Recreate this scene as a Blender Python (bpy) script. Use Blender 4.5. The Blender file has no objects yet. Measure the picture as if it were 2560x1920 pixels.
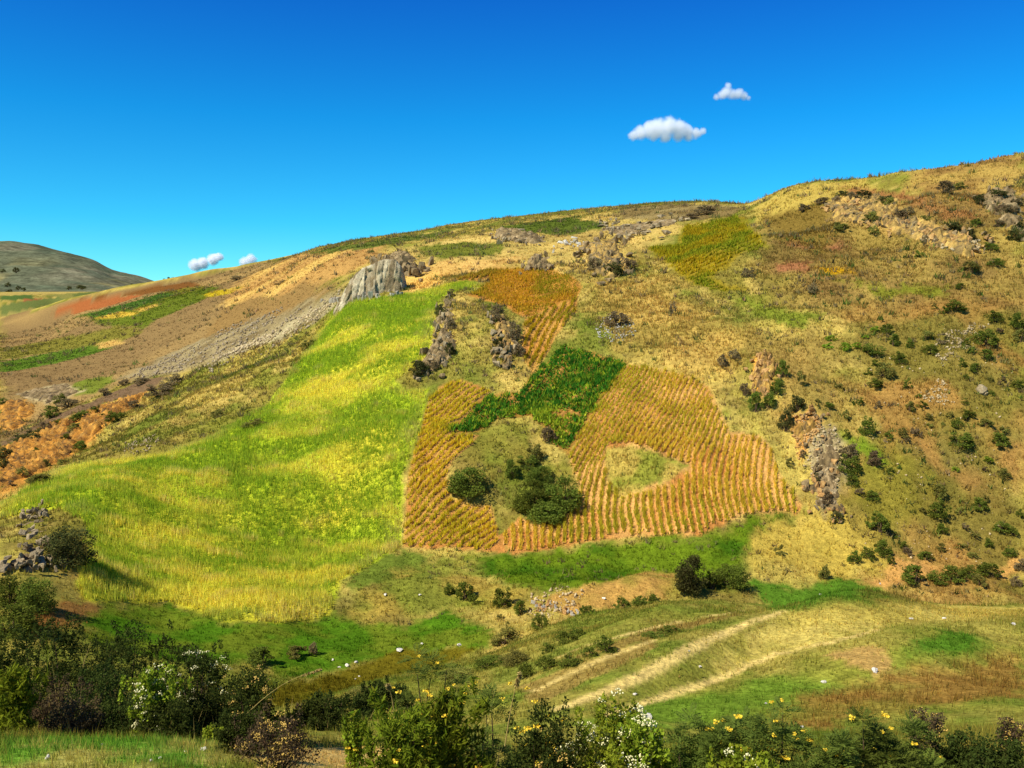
import bpy, bmesh, math, random
import numpy as np

# ------------------------------------------------------------------ camera, sky, sun
W0, H0 = 2560.0, 1920.0
F = 2217.0                                  # focal length in photograph pixels (about 60 degrees across)
HORIZON = 790.0
PITCH = math.atan((HORIZON - H0 / 2) / F)   # negative: camera looks slightly down
SUN_EL, SUN_AZ = math.radians(48), math.radians(232)   # azimuth clockwise from +Y; behind the camera, from its left

sc = bpy.context.scene
COL = sc.collection
cam_d = bpy.data.cameras.new('camera'); cam = bpy.data.objects.new('camera', cam_d); COL.objects.link(cam)
cam_d.sensor_width = 36.0; cam_d.lens = 36.0 * F / W0
cam_d.clip_start = 0.1; cam_d.clip_end = 20000
cam.location = (0, 0, 0); cam.rotation_euler = (math.pi / 2 + PITCH, 0, 0)
sc.camera = cam

world = bpy.data.worlds.new('World'); sc.world = world; world.use_nodes = True
wn = world.node_tree.nodes; wl = world.node_tree.links; wn.clear()
sky = wn.new('ShaderNodeTexSky'); sky.sky_type = 'NISHITA'; sky.sun_disc = False
sky.sun_elevation = SUN_EL; sky.sun_rotation = SUN_AZ
sky.altitude = 3500; sky.air_density = 1.0; sky.dust_density = 0.0; sky.ozone_density = 4.0
hs = wn.new('ShaderNodeMix'); hs.data_type = 'RGBA'; hs.blend_type = 'MULTIPLY'; hs.inputs[0].default_value = 1.0
# the deep azure of thin mountain air, paling evenly toward the horizon all round
wtc = wn.new('ShaderNodeTexCoord'); wsp = wn.new('ShaderNodeSeparateXYZ'); wcr = wn.new('ShaderNodeValToRGB'); cre = wcr.color_ramp.elements
cre[0].position = 0.03; cre[0].color = (.32, .84, .80, 1); cre[1].position = 1.0; cre[1].color = (.05, .36, .90, 1)
for p_, c_ in ((.10, (.12, .80, .84, 1)), (.21, (.04, .68, .94, 1)), (.34, (.03, .43, .97, 1))):
    e_ = cre.new(p_); e_.color = c_
wl.new(wtc.outputs['Generated'], wsp.inputs[0]); wl.new(wsp.outputs[2], wcr.inputs[0]); wl.new(wcr.outputs[0], hs.inputs[7])
bg = wn.new('ShaderNodeBackground'); bg.inputs['Strength'].default_value = 0.15
wo = wn.new('ShaderNodeOutputWorld')
wl.new(sky.outputs[0], hs.inputs[6]); wl.new(hs.outputs[2], bg.inputs['Color']); wl.new(bg.outputs[0], wo.inputs['Surface'])

sun_d = bpy.data.lights.new('sun', 'SUN'); sun_d.energy = 4.6; sun_d.angle = math.radians(0.53); sun_d.color = (1.0, 0.96, 0.86)
sun = bpy.data.objects.new('sun', sun_d); COL.objects.link(sun)
from mathutils import Vector
SUN_DIR = Vector((math.sin(SUN_AZ) * math.cos(SUN_EL), math.cos(SUN_AZ) * math.cos(SUN_EL), math.sin(SUN_EL)))
sun.rotation_euler = (-SUN_DIR).to_track_quat('-Z', 'Y').to_euler()

vs = sc.view_settings
vs.view_transform = 'Standard'; vs.look = 'None'; vs.exposure = 0.4; vs.gamma = 1.0; vs.use_curve_mapping = False
sc.render.engine = 'CYCLES'
sc.cycles.max_bounces = 14; sc.cycles.diffuse_bounces = 3; sc.cycles.glossy_bounces = 1; sc.cycles.transmission_bounces = 3
sc.cycles.volume_bounces = 14; sc.cycles.transparent_max_bounces = 8
sc.cycles.use_denoising = True

rng = np.random.default_rng(7)
random.seed(7)

# ------------------------------------------------------------------ numpy helpers
def lin(c):
    c = np.asarray(c, float) / 255.0
    return np.where(c <= 0.04045, c / 12.92, ((c + 0.055) / 1.055) ** 2.4)
def _hash(ix, iy, seed):
    h = (ix.astype(np.int64) * 374761393 + iy.astype(np.int64) * 668265263 + seed * 974711 + 1013) & 0xffffffff
    h = ((h ^ (h >> 13)) * 1274126177) & 0xffffffff
    h = ((h ^ (h >> 16)) * 2246822519) & 0xffffffff
    return (h ^ (h >> 15)).astype(np.float64) / 4294967295.0
def vnoise(x, y, seed=0):
    ix = np.floor(x); iy = np.floor(y); fx = x - ix; fy = y - iy
    fx = fx * fx * fx * (fx * (fx * 6 - 15) + 10); fy = fy * fy * fy * (fy * (fy * 6 - 15) + 10)
    a = _hash(ix, iy, seed); b = _hash(ix + 1, iy, seed); c = _hash(ix, iy + 1, seed); d = _hash(ix + 1, iy + 1, seed)
    return (a + (b - a) * fx) * (1 - fy) + (c + (d - c) * fx) * fy - 0.5
def fbm(x, y, seed=0, octv=3):
    s = 0; a = 1.0
    for k in range(octv):
        s = s + a * vnoise(x, y, seed + k * 17); x = x * 2.03 + 11.7; y = y * 2.03 - 5.3; a *= 0.5
    return s
def sstep(a, b, x):
    t = np.clip((x - a) / (b - a), 0, 1); return t * t * (3 - 2 * t)
def pchip(xk, yk, x):
    xk = np.asarray(xk, float); yk = np.asarray(yk, float)
    h = np.diff(xk); dl = np.diff(yk) / h
    d = np.zeros_like(yk)
    for i in range(1, len(xk) - 1):
        if dl[i - 1] * dl[i] > 0:
            w1 = 2 * h[i] + h[i - 1]; w2 = h[i] + 2 * h[i - 1]
            d[i] = (w1 + w2) / (w1 / dl[i - 1] + w2 / dl[i])
    d[0] = dl[0]; d[-1] = dl[-1]
    x = np.clip(x, xk[0], xk[-1]); i = np.clip(np.searchsorted(xk, x) - 1, 0, len(xk) - 2)
    t = (x - xk[i]) / h[i]
    return ((2*t**3 - 3*t**2 + 1) * yk[i] + (t**3 - 2*t**2 + t) * h[i] * d[i] + (-2*t**3 + 3*t**2) * yk[i+1] + (t**3 - t**2) * h[i] * d[i+1])

CP, SP = math.cos(PITCH), math.sin(PITCH)
def ray(px, py):
    a = (np.asarray(px, float) - W0 / 2) / F; b = (H0 / 2 - np.asarray(py, float)) / F
    dy = CP - b * SP; dz = SP + b * CP
    return a / dy, dz / dy                     # X per metre of depth, Z per metre of depth

# ------------------------------------------------------------------ the lie of the land: knots (x, depth, row) lofted into a height field
PX = [-500, 0, 300, 600, 900, 1200, 1500, 1800, 2100, 2400, 2800]
K = []   # each: ('z'|'p', px list, depth list, value list)
c = lambda v: [v] * len(PX)
K.append(('z', PX, c(1.0), c(-1.8)))
K.append(('z', PX, c(5.5), c(-3.9)))
K.append(('z', PX, c(9.0), [-4.7, -4.7, -4.7, -4.85, -5.1, -5.3, -5.3, -5.1, -5.0, -5.0, -5.0]))
K.append(('p', PX, [13, 13, 13.5, 14, 15, 16, 16, 16, 16, 16, 16], [1842, 1842, 1840, 1842, 1872, 1872, 1850, 1830, 1805, 1795, 1795]))
K.append(('p', [-500, 0, 300, 600, 775, 910, 1044, 1227, 1370, 1573, 1782, 1900, 1985, 2148, 2270, 2433, 2555, 2800],
          [20, 20, 22, 26, 29, 32, 34.5, 37.5, 40, 43, 46, 46.5, 47, 48, 48, 48, 47.5, 47],
          [1800, 1800, 1800, 1795, 1765, 1716, 1684, 1631, 1572, 1525, 1500, 1513, 1521, 1507, 1502, 1513, 1515, 1520]))
K.append(('p', PX, [34, 34, 36, 40, 43, 46, 50, 54, 57, 58, 58], [1760, 1760, 1760, 1752, 1740, 1690, 1610, 1570, 1560, 1560, 1560]))
K.append(('p', PX, [44, 44, 50, 56, 58, 58, 60, 62, 62, 63, 63], [1560, 1560, 1560, 1530, 1545, 1530, 1480, 1440, 1480, 1490, 1500]))
K.append(('p', PX, [56, 56, 60, 64, 68, 68, 68, 68, 68, 69, 69], [1380, 1380, 1400, 1420, 1400, 1380, 1375, 1350, 1370, 1380, 1390]))
K.append(('p', PX, [68, 68, 78, 80, 82, 82, 82, 80, 80, 79, 78], [1280, 1270, 1160, 1150, 1120, 1120, 1110, 1100, 1100, 1100, 1100]))
K.append(('p', PX, [95, 95, 100, 100, 96, 95, 94, 90, 89, 88, 87], [1190, 1180, 1085, 985, 950, 930, 930, 930, 930, 930, 930]))
K.append(('p', PX, [150, 150, 140, 128, 110, 108, 106, 101, 98, 97, 96], [1000, 1000, 980, 890, 820, 800, 800, 800, 800, 800, 800]))
K.append(('p', PX, [230, 230, 210, 180, 124, 124, 122, 115, 108, 106, 104], [900, 900, 880, 800, 735, 700, 700, 700, 700, 690, 690]))
K.append(('p', PX, [320, 320, 290, 260, 170, 160, 160, 145, 130, 122, 118], [835, 835, 770, 720, 645, 635, 615, 590, 570, 550, 545]))
CRX = [-500, 0, 106, 175, 393, 600, 741, 926, 1157, 1389, 1620, 1736, 1852, 1910, 1967, 2153, 2257, 2430, 2560, 2800]
CRD = [420, 400, 405, 410, 430, 380, 350, 320, 295, 285, 290, 290, 240, 200, 180, 172, 166, 156, 150, 146]
CRY = [830, 800, 772, 749, 706, 668, 640, 602, 569, 538, 511, 507, 516, 494, 469, 446, 428, 407, 382, 350]
K.append(('p', CRX, CRD, CRY))
K.append(('p', CRX, [d * 1.12 for d in CRD], [y + 10 for y in CRY]))
K.append(('p', CRX, [d * 1.5 for d in CRD], [y + 45 for y in CRY]))
K.append(('p', [-500, 400, 700, 2800], [660] * 4, [806, 806, 790, 780]))
K.append(('p', [-500, 400, 2800], [1750] * 3, [731, 729, 729]))
K.append(('p', [-500, 400, 2800], [4500] * 3, [745, 745, 745]))

NAZ, NLD = 420, 900
AZ = np.linspace(-0.85, 0.75, NAZ)
LD = np.linspace(math.log(1.0), math.log(4500), NLD)
TAB = np.zeros((NAZ, NLD))
kd = np.zeros((len(K), NAZ)); kz = np.zeros((len(K), NAZ))
pxs = AZ * F + W0 / 2
for i, (kind, xs, ds, vals) in enumerate(K):
    d = pchip(xs, ds, pxs); v = pchip(xs, vals, pxs)
    kd[i] = d; kz[i] = v if kind == 'z' else ray(pxs, v)[1] * d
for j in range(NAZ):
    TAB[j] = pchip(np.log(kd[:, j]), kz[:, j], LD)
# a little smoothing sideways so no crease follows a knot column
for _ in range(3):
    TAB[1:-1] = 0.25 * TAB[:-2] + 0.5 * TAB[1:-1] + 0.25 * TAB[2:]

FEATURES = []      # (x, y, rx, ry, rot, h): swells and hollows of the hillside
def hbase(X, Y):
    X = np.asarray(X, float); Y = np.asarray(Y, float)
    D = np.clip(Y, 1.0, 4500); a = np.clip(X / np.maximum(D, 4.0), AZ[0], AZ[-1])
    u = (a - AZ[0]) / (AZ[1] - AZ[0]); v = (np.log(D) - LD[0]) / (LD[1] - LD[0])
    i = np.clip(u.astype(int), 0, NAZ - 2); j = np.clip(v.astype(int), 0, NLD - 2); u = u - i; v = v - j
    z = (TAB[i, j] * (1 - v) + TAB[i, j + 1] * v) * (1 - u) + (TAB[i + 1, j] * (1 - v) + TAB[i + 1, j + 1] * v) * u
    z = z + np.where(Y < 1.0, (1.0 - Y) * 0.06, 0)
    for fx, fy, rx, ry, rot, h in FEATURES:
        dx = X - fx; dy = Y - fy; cr, sr = math.cos(rot), math.sin(rot)
        q = ((dx * cr + dy * sr) / rx) ** 2 + ((-dx * sr + dy * cr) / ry) ** 2
        z = z + h * np.exp(-np.minimum(q, 30))
    return z
def hgt(X, Y):
    X = np.asarray(X, float); Y = np.asarray(Y, float)
    z = hbase(X, Y)
    nearw = 1 - sstep(44, 58, Y); farw = sstep(120, 300, Y); hill = (1 - nearw) * (1 - farw)
    n = nearw * sstep(6, 14, Y) * (0.35 * fbm(X / 6, Y / 6, 3, 2) + 0.10 * fbm(X / 1.1, Y / 1.1, 9, 2))
    n = n + hill * (1.7 * fbm(X / 15, Y / 15, 5, 2) + 0.75 * fbm(X / 5.5, Y / 5.5, 13, 2) + 0.34 * fbm(X / 2.2, Y / 2.2, 21, 3))
    n = n + farw * (2.2 * fbm(X / 45, Y / 45, 31, 3)) * (1 - sstep(600, 900, Y))
    return z + n
DG = np.geomspace(5, 4400, 2200)
def cast(px, py, dmin=0.0):
    """photograph pixel -> the point of the land seen there (N,3)"""
    px = np.atleast_1d(np.asarray(px, float)); py = np.atleast_1d(np.asarray(py, float))
    az, e = ray(px, py); out = np.zeros((len(px), 3)); dg = DG[DG > dmin]
    for s in range(0, len(px), 400):
        a = az[s:s+400, None]; ee = e[s:s+400, None]
        hit = hbase(a * dg, np.broadcast_to(dg, (a.shape[0], len(dg)))) >= ee * dg
        k = np.where(hit.any(1), hit.argmax(1), len(dg) - 1); d0 = dg[k]
        loc = d0[:, None] * np.linspace(0.93, 1.07, 90)
        h2 = hgt(a * loc, loc) >= ee * loc
        k2 = np.where(h2.any(1), h2.argmax(1), 45); d = loc[np.arange(len(k2)), k2]
        out[s:s+400, 0] = az[s:s+400] * d; out[s:s+400, 1] = d
    out[:, 2] = hgt(out[:, 0], out[:, 1])
    return out
def cast1(px, py, dmin=0.0): return cast([px], [py], dmin)[0]
def feature(px, py, rx, ry, h, rot=0.0, dmin=0.0, back=0.0):
    p = cast1(px, py, dmin); FEATURES.append((p[0], p[1] + back, rx, ry, rot, h))
feature(1150, 1150, 8, 6, 1.3)
feature(1600, 1175, 5, 4, 0.8)
feature(1180, 850, 6, 6, 1.6)
feature(1510, 650, 6, 5, 2.2)
feature(60, 1400, 5, 5, 1.4, dmin=40)
feature(1000, 1500, 6, 3, 0.9, dmin=50)
feature(1560, 1480, 10, 2.2, 0.8, dmin=50)
feature(1920, 960, 4, 6, 1.2)
feature(2060, 1160, 5, 7, -1.2)
feature(2090, 1180, 5, 7, 1.5, back=2)
feature(2240, 560, 14, 4, 2.2)
feature(1850, 640, 8, 5, 1.8)
feature(1100, 1640, 3, 2, -0.5, dmin=40)

def swell(x0, y0, x1, y1, width, h):
    """a long low bank between two places"""
    a, b = cast1(x0, y0), cast1(x1, y1); m = (a + b) / 2; FEATURES.append((m[0], m[1], np.hypot(*(b - a)[:2]) * .5, width, math.atan2(b[1] - a[1], b[0] - a[0]), h))
swell(1420, 1660, 1800, 1545, 1.2, .55)
swell(1330, 1745, 1640, 1610, 1.1, .5)
swell(1420, 1790, 1800, 1620, 1.2, .45)
swell(1850, 1650, 2250, 1545, 2.2, .9)
swell(2000, 1720, 2500, 1620, 1.6, .45)
swell(1500, 1760, 1900, 1640, .8, -.35)
feature(1890, 1530, 4, 3, -.7)
feature(2250, 1560, 10, 5, .8)

# ------------------------------------------------------------------ ground cover zones, each a patch of the land in plan
def densify(poly, step=22, closed=True):
    pts = []; n = len(poly)
    for i in range(n if closed else n - 1):
        a = np.array(poly[i], float); b = np.array(poly[(i + 1) % n], float)
        m = max(1, int(np.hypot(*(b - a)) / step))
        for k in range(m): pts.append(a + (b - a) * k / m)
    if not closed: pts.append(np.array(poly[-1], float))
    return np.array(pts)
def to_world(poly, dmin=0.0, closed=True):
    p = densify(poly, closed=closed); return cast(p[:, 0], p[:, 1], dmin)[:, :2]
def edge_dist(P, poly, closed=True):
    A = poly; B = np.roll(poly, -1, 0)
    if not closed: A = poly[:-1]; B = poly[1:]
    best = np.full(len(P), 1e9)
    for a, b in zip(A, B):
        d = b - a; L = max(d @ d, 1e-9); t = np.clip(((P - a) @ d) / L, 0, 1)
        q = P - a - t[:, None] * d
        best = np.minimum(best, q[:, 0] ** 2 + q[:, 1] ** 2)
    return np.sqrt(best)
def inside(P, poly):
    r = np.zeros(len(P), bool); n = len(poly)
    for i in range(n):
        x1, y1 = poly[i]; x2, y2 = poly[(i + 1) % n]
        if y1 == y2: continue
        c_ = ((P[:, 1] < y1) != (P[:, 1] < y2)) & (P[:, 0] < (x2 - x1) * (P[:, 1] - y1) / (y2 - y1) + x1)
        r ^= c_
    return r
class Zone:
    def __init__(s, pts, col, gh=None, gd=None, soft=10, strength=1.0, col2=None, dmin=0.0, closed=True, width=0, warp=1.0, patch=6.0):
        s.poly = to_world(pts, dmin, closed); s.col = lin(col); s.col2 = None if col2 is None else lin(col2)
        s.gh, s.gd, s.soft, s.strength, s.closed, s.width, s.warp, s.patch = gh, gd, soft, strength, closed, width, warp, patch
        s.lo = s.poly.min(0); s.hi = s.poly.max(0)
    def weight(s, X, Y, Xw, Yw):
        D = np.median(s.poly[:, 1]); sm = s.soft * D / F; m = sm + s.width * D / F
        idx = np.nonzero((Xw > s.lo[0] - m) & (Xw < s.hi[0] + m) & (Yw > s.lo[1] - m) & (Yw < s.hi[1] + m))[0]
        if len(idx) == 0: return idx, None
        xw = X[idx] + (Xw[idx] - X[idx]) * s.warp; yw = Y[idx] + (Yw[idx] - Y[idx]) * s.warp
        P = np.stack([xw, yw], 1); d = edge_dist(P, s.poly, s.closed)
        if s.closed:
            sd = np.where(inside(P, s.poly), d, -d) + sm * 2.2 * fbm(P[:, 0] / (sm * 1.6 + .05), P[:, 1] / (sm * 1.6 + .05), 171, 3) * min(1, s.warp * 1.4); w = sstep(-sm * 1.3, sm * 1.3, sd)
        else:
            w = 1 - sstep(s.width * D / F * 0.5 - sm * .5, s.width * D / F * 0.5 + sm, d)
        return idx, w * s.strength

WHEAT = [(0,1265),(61,1227),(163,1170),(285,1150),(407,1138),(509,1101),(610,1048),(671,1012),(712,959),(753,898),(793,837),(834,780),(858,757),
  (998,740),(1108,716),(1169,702),(1205,716),(1140,730),(1100,744),(1087,785),(1071,871),(1047,907),(986,956),(1006,980),(1063,976),(1060,1005),
  (1044,1058),(1026,1115),(1006,1197),(1004,1300),(1000,1371),(900,1425),(842,1452),(812,1543),(712,1556),(564,1551),(434,1512),(347,1504),
  (208,1499),(187,1460),(226,1374),(208,1300),(152,1274),(65,1282),(0,1300)]
CROP_A = [(1226,980),(1160,950),(1101,967),(1068,1002),(1046,1094),(1018,1186),(1014,1295),(1006,1371),(1117,1371),(1204,1379),(1275,1386),
  (1247,1338),(1226,1268),(1128,1251),(1117,1197),(1139,1143),(1182,1110),(1198,1089),(1125,1086),(1150,1056),(1204,1007)]
CROP_C = [(1573,910),(1660,926),(1730,945),(1768,969),(1795,1024),(1822,1083),(1904,1094),(1931,1121),(1947,1176),(2001,1262),(2001,1281),
  (1850,1290),(1746,1341),(1551,1344),(1415,1365),(1284,1387),(1250,1345),(1302,1295),(1350,1311),(1421,1284),(1453,1230),(1421,1154),(1443,1100),(1497,1007),(1540,948)]
ISLAND = [(1508,1116),(1578,1112),(1660,1140),(1730,1170),(1703,1203),(1633,1224),(1551,1241),(1520,1197)]
POTATO = [(1405,866),(1573,907),(1540,948),(1497,1007),(1443,1100),(1421,1138),(1383,1116),(1367,1078),(1323,1040),(1236,1051),(1193,1083),
  (1125,1086),(1150,1056),(1209,991),(1307,980),(1323,948),(1388,883)]
CROP_U1 = [(1441,744),(1437,781),(1384,846),(1332,940),(1311,903),(1307,846),(1315,797)]
CROP_U2 = [(1173,740),(1222,708),(1222,683),(1291,673),(1372,675),(1433,696),(1454,720),(1441,744),(1315,795),(1250,761)]
CROP_U3 = [(1128,702),(1200,680),(1271,668),(1271,684),(1190,704)]
CROP_T = [(1709,568),(1840,542),(1872,573),(1930,620),(1846,636),(1772,699),(1861,736),(1767,725),(1715,699),(1662,652),(1620,620),(1704,610)]

Z = []
def zone(*a, **k): Z.append(Zone(*a, **k))
zone([(900,640),(1250,575),(1560,530),(1720,560),(1600,640),(1480,700),(1300,660),(1000,690)], (202,166,98), soft=30, strength=.6)
zone([(2080,760),(2560,700),(2560,1490),(2120,1490),(2080,1300),(2140,1100)], (118,102,48), soft=50, strength=.85, col2=(156,114,62), patch=5)
zone([(1900,560),(2560,430),(2560,760),(2080,780),(1900,700)], (146,118,62), soft=50, strength=.8, col2=(118,88,52), patch=6)
# slopes beyond the near ridge on the left: brown fallow land with fields
zone([(0,800),(106,772),(175,749),(393,706),(741,640),(760,720),(600,860),(300,960),(0,1110)], (134,106,70), gh=.25, gd=.5, soft=25, col2=(158,126,80), patch=30)
zone([(106,780),(175,757),(366,735),(285,762),(179,790)], (156,90,52), gh=.1, gd=.1, soft=3)
zone([(175,751),(468,706),(488,719),(366,735)], (118,76,40), gh=.1, gd=.2, soft=3)
zone([(183,796),(448,723),(549,715),(500,751),(400,800),(366,820),(250,812)], (96,104,34), gh=.3, gd=1, soft=5, col2=(120,110,40), patch=30)
zone([(183,796),(300,762),(430,730),(440,738),(330,772),(240,800)], (74,98,38), gh=.3, gd=1, soft=3)
zone([(228,798),(301,778),(350,784),(285,796)], (196,160,62), gh=.3, gd=1, soft=2)
zone([(330,775),(400,758),(412,764),(350,780)], (182,146,66), gh=.3, gd=1, soft=2)
zone([(500,739),(529,727),(671,706),(610,727),(517,743)], (188,160,40), gh=.3, gd=1, soft=3)
zone([(0,906),(244,861),(285,869),(122,914),(0,932)], (88,110,36), gh=.3, gd=1, soft=5)
zone([(0,870),(200,840),(300,812),(360,830),(280,860),(0,900)], (122,112,48), gh=.3, gd=1, soft=8)
zone([(170,960),(260,940),(290,950),(230,985),(175,990)], (112,118,44), gh=.3, gd=1, soft=6)
zone([(230,862),(290,848),(320,856),(250,872)], (190,150,84), gh=.3, gd=1, soft=3)
zone([(741,640),(920,603),(960,640),(860,690),(780,735),(690,740),(560,770),(600,700)], (178,134,78), gh=.25, gd=.8, soft=15, col2=(200,160,90), patch=25)
zone([(560,770),(760,715),(830,735),(620,850),(500,850)], (140,108,66), gh=.2, gd=.4, soft=12)
zone([(285,951),(529,837),(814,739),(838,763),(773,824),(610,877),(509,918),(366,946)], (152,132,98), gh=.15, gd=.5, soft=20, col2=(122,102,72), patch=3.5)
zone([(509,918),(610,869),(814,763),(814,788),(692,845),(590,885)], (172,154,120), gh=.15, gd=.3, soft=16, col2=(136,120,90), patch=2.5)
zone([(0,1105),(183,1020),(366,946),(448,938),(386,975),(244,1012),(122,1060),(0,1119)], (116,90,68), gh=.15, gd=.3, soft=6)
zone([(0,1121),(122,1064),(244,1016),(366,979),(350,1003),(285,1048),(203,1121),(102,1187),(0,1250)], (200,140,66), gh=.15, gd=.25, soft=10, col2=(160,110,54), patch=4)
zone([(0,1010),(60,1000),(90,1030),(60,1065),(0,1085)], (194,138,66), gh=.15, gd=.12, soft=8)
zone([(40,985),(150,962),(200,980),(120,1010)], (176,156,118), gh=.15, gd=.2, soft=8)
for pts, cl in (([(0,731),(366,719),(366,728),(0,739)], (176,150,84)), ([(0,740),(80,737),(84,748),(0,752)], (84,104,50)), ([(55,748),(106,746),(100,760),(62,761)], (164,98,60)),
                ([(0,762),(150,742),(168,752),(60,775),(0,788)], (112,118,62)), ([(110,738),(300,724),(330,730),(170,748)], (132,124,66)), ([(0,788),(70,772),(100,774),(0,800)], (160,142,80)), ([(180,735),(240,730),(250,738),(190,744)], (96,104,54))):
    zone(pts, cl, gh=.1, gd=.2, soft=2, dmin=500, warp=.3)
# upper hill
zone([(741,640),(926,604),(1157,571),(1100,590),(900,625),(800,645)], (98,104,44), gh=.3, gd=.8, soft=6)
zone([(1255,567),(1420,544),(1520,560),(1500,575),(1400,590),(1330,585)], (86,96,36), gh=.3, gd=.9, soft=5)
zone([(1030,620),(1130,605),(1270,610),(1260,635),(1100,650),(1060,640)], (112,112,44), gh=.3, gd=.9, soft=8)
zone([(1400,590),(1520,575),(1530,600),(1400,605)], (176,146,82), gh=.3, gd=.8, soft=8)
zone([(1090,602),(1200,590),(1230,600),(1110,612)], (206,174,100), gh=.3, gd=.9, soft=4)
zone([(1050,660),(1270,645),(1330,640),(1280,665),(1120,695),(1040,690)], (206,164,96), gh=.35, gd=.9, soft=10, col2=(188,146,80))
zone([(1000,690),(1100,680),(1105,712),(1005,738)], (214,170,92), gh=.3, gd=.9, soft=5)
zone([(1560,515),(1740,509),(1850,520),(1820,540),(1700,555),(1560,545)], (124,102,64), gh=.3, gd=.5, soft=6, col2=(146,124,82))
zone([(2300,415),(2560,388),(2560,560),(2450,520),(2250,470)], (168,136,72), gh=.4, gd=1, soft=20, col2=(142,108,60))
zone([(1970,470),(2150,450),(2190,480),(2100,500),(1900,560),(1890,520)], (178,150,74), gh=.45, gd=1, soft=14)
zone([(2100,470),(2300,490),(2440,540),(2400,545),(2240,505),(2120,490)], (146,100,60), gh=.4, gd=1, soft=10)
zone([(1960,590),(2080,600),(2100,630),(2000,620)], (150,98,66), gh=.4, gd=1, soft=12)
zone([(1910,540),(2060,500),(2100,570),(2060,640),(1960,600)], (122,98,46), gh=.4, gd=1, soft=14)
zone([(1950,660),(2020,655),(2010,680),(1950,680)], (150,98,66), gh=.4, gd=1, soft=8)
zone([(2035,672),(2090,672),(2135,690),(2080,695)], (176,132,24), gh=.3, gd=1, soft=5)
zone([(1800,750),(1900,760),(2060,790),(2000,820),(1900,790)], (118,122,42), gh=.3, gd=1, soft=10)
zone([(2080,705),(2230,715),(2380,715),(2360,740),(2200,740)], (120,116,40), gh=.3, gd=1, soft=12)
zone([(1440,800),(1530,780),(1620,790),(1640,830),(1500,850),(1440,830)], (112,118,44), gh=.35, gd=1, soft=14)
zone([(1700,620),(1780,640),(1780,690),(1700,690)], (130,126,60), gh=.35, gd=1, soft=14)
# tan and brown sweeps across the middle right
zone([(1480,700),(1680,700),(1800,800),(1900,860),(1860,960),(1800,960),(1700,920),(1600,880),(1480,760)], (182,148,78), gh=.45, gd=1.1, soft=40, col2=(150,126,62), patch=5)
zone([(1860,820),(2060,860),(2100,1000),(2080,1080),(1960,1040),(1890,900)], (146,120,62), gh=.3, gd=.8, soft=35, col2=(166,132,72), patch=5, strength=.8)
zone([(2150,1130),(2300,1100),(2340,1200),(2280,1330),(2150,1330),(2110,1210)], (128,116,44), gh=.25, gd=1, soft=30, strength=.8, col2=(104,108,38))
zone([(2100,1100),(2180,1100),(2190,1140),(2120,1150)], (110,128,34), gh=.25, gd=1, soft=15)
zone([(2270,1120),(2340,1085),(2420,1120),(2560,1060),(2560,1200),(2420,1230),(2300,1180)], (160,118,66), gh=.2, gd=.6, soft=40, col2=(130,114,58), patch=3, strength=.75)
zone([(2160,1440),(2230,1400),(2290,1395),(2370,1420),(2330,1445),(2220,1465),(2180,1475)], (192,142,80), gh=.15, gd=.3, soft=16)
zone([(2480,1420),(2560,1380),(2560,1420),(2500,1450)], (192,142,80), gh=.15, gd=.3, soft=16)
zone([(2080,1270),(2180,1330),(2180,1420),(2090,1450),(2000,1420),(1880,1400),(1860,1320),(1960,1290)], (182,154,70), gh=.25, gd=1, soft=30, col2=(146,132,54))
# valley floor pastures
zone([(1180,1385),(1280,1390),(1420,1368),(1560,1347),(1750,1343),(1860,1300),(2000,1286),(1900,1340),(1850,1390),(1850,1440),(1700,1450),(1500,1470),(1340,1470),(1200,1440)], (98,116,26), gh=.22, gd=1, soft=16, col2=(62,92,18), patch=2.5)
zone([(842,1455),(950,1392),(1060,1385),(1065,1440),(950,1460),(850,1490)], (104,116,42), gh=.16, gd=1, soft=12)
zone([(900,1480),(1080,1400),(1190,1400),(1200,1450),(1330,1480),(1320,1530),(1130,1520),(1060,1540),(900,1560),(830,1540)], (162,136,62), gh=.2, gd=1, soft=20, strength=.85, col2=(120,124,46), patch=3)
zone([(1340,1500),(1450,1470),(1620,1430),(1700,1440),(1700,1490),(1560,1510),(1400,1540)], (176,134,72), gh=.15, gd=.5, soft=12, col2=(140,124,54), patch=3)
zone([(434,1518),(564,1556),(712,1560),(812,1548),(900,1560),(1000,1575),(1060,1545),(1130,1525),(1200,1560),(1240,1590),(1227,1625),(1050,1630),(900,1655),(800,1685),(700,1700),(640,1655),(450,1660),(200,1600),(190,1525),(250,1508)], (76,110,22), gh=.2, gd=1, soft=18, col2=(104,116,32), patch=2)
zone([(800,1690),(1000,1632),(1200,1622),(1166,1650),(1044,1690),(910,1720),(800,1765),(700,1780),(640,1730)], (106,94,24), gh=.2, gd=1, soft=10, col2=(86,88,22), patch=3, dmin=40)
zone([(1855,1450),(2000,1475),(2080,1450),(2190,1460),(2140,1500),(1985,1520),(1930,1515),(1880,1490)], (86,118,34), gh=.15, gd=1, soft=18)
zone([(40,1560),(150,1505),(240,1510),(190,1560),(90,1600)], (146,104,56), gh=.2, gd=.8, soft=10, dmin=40)
zone([(187,1440),(226,1400),(230,1500),(190,1500)], (170,128,64), gh=.2, gd=.8, soft=10, dmin=40)
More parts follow.
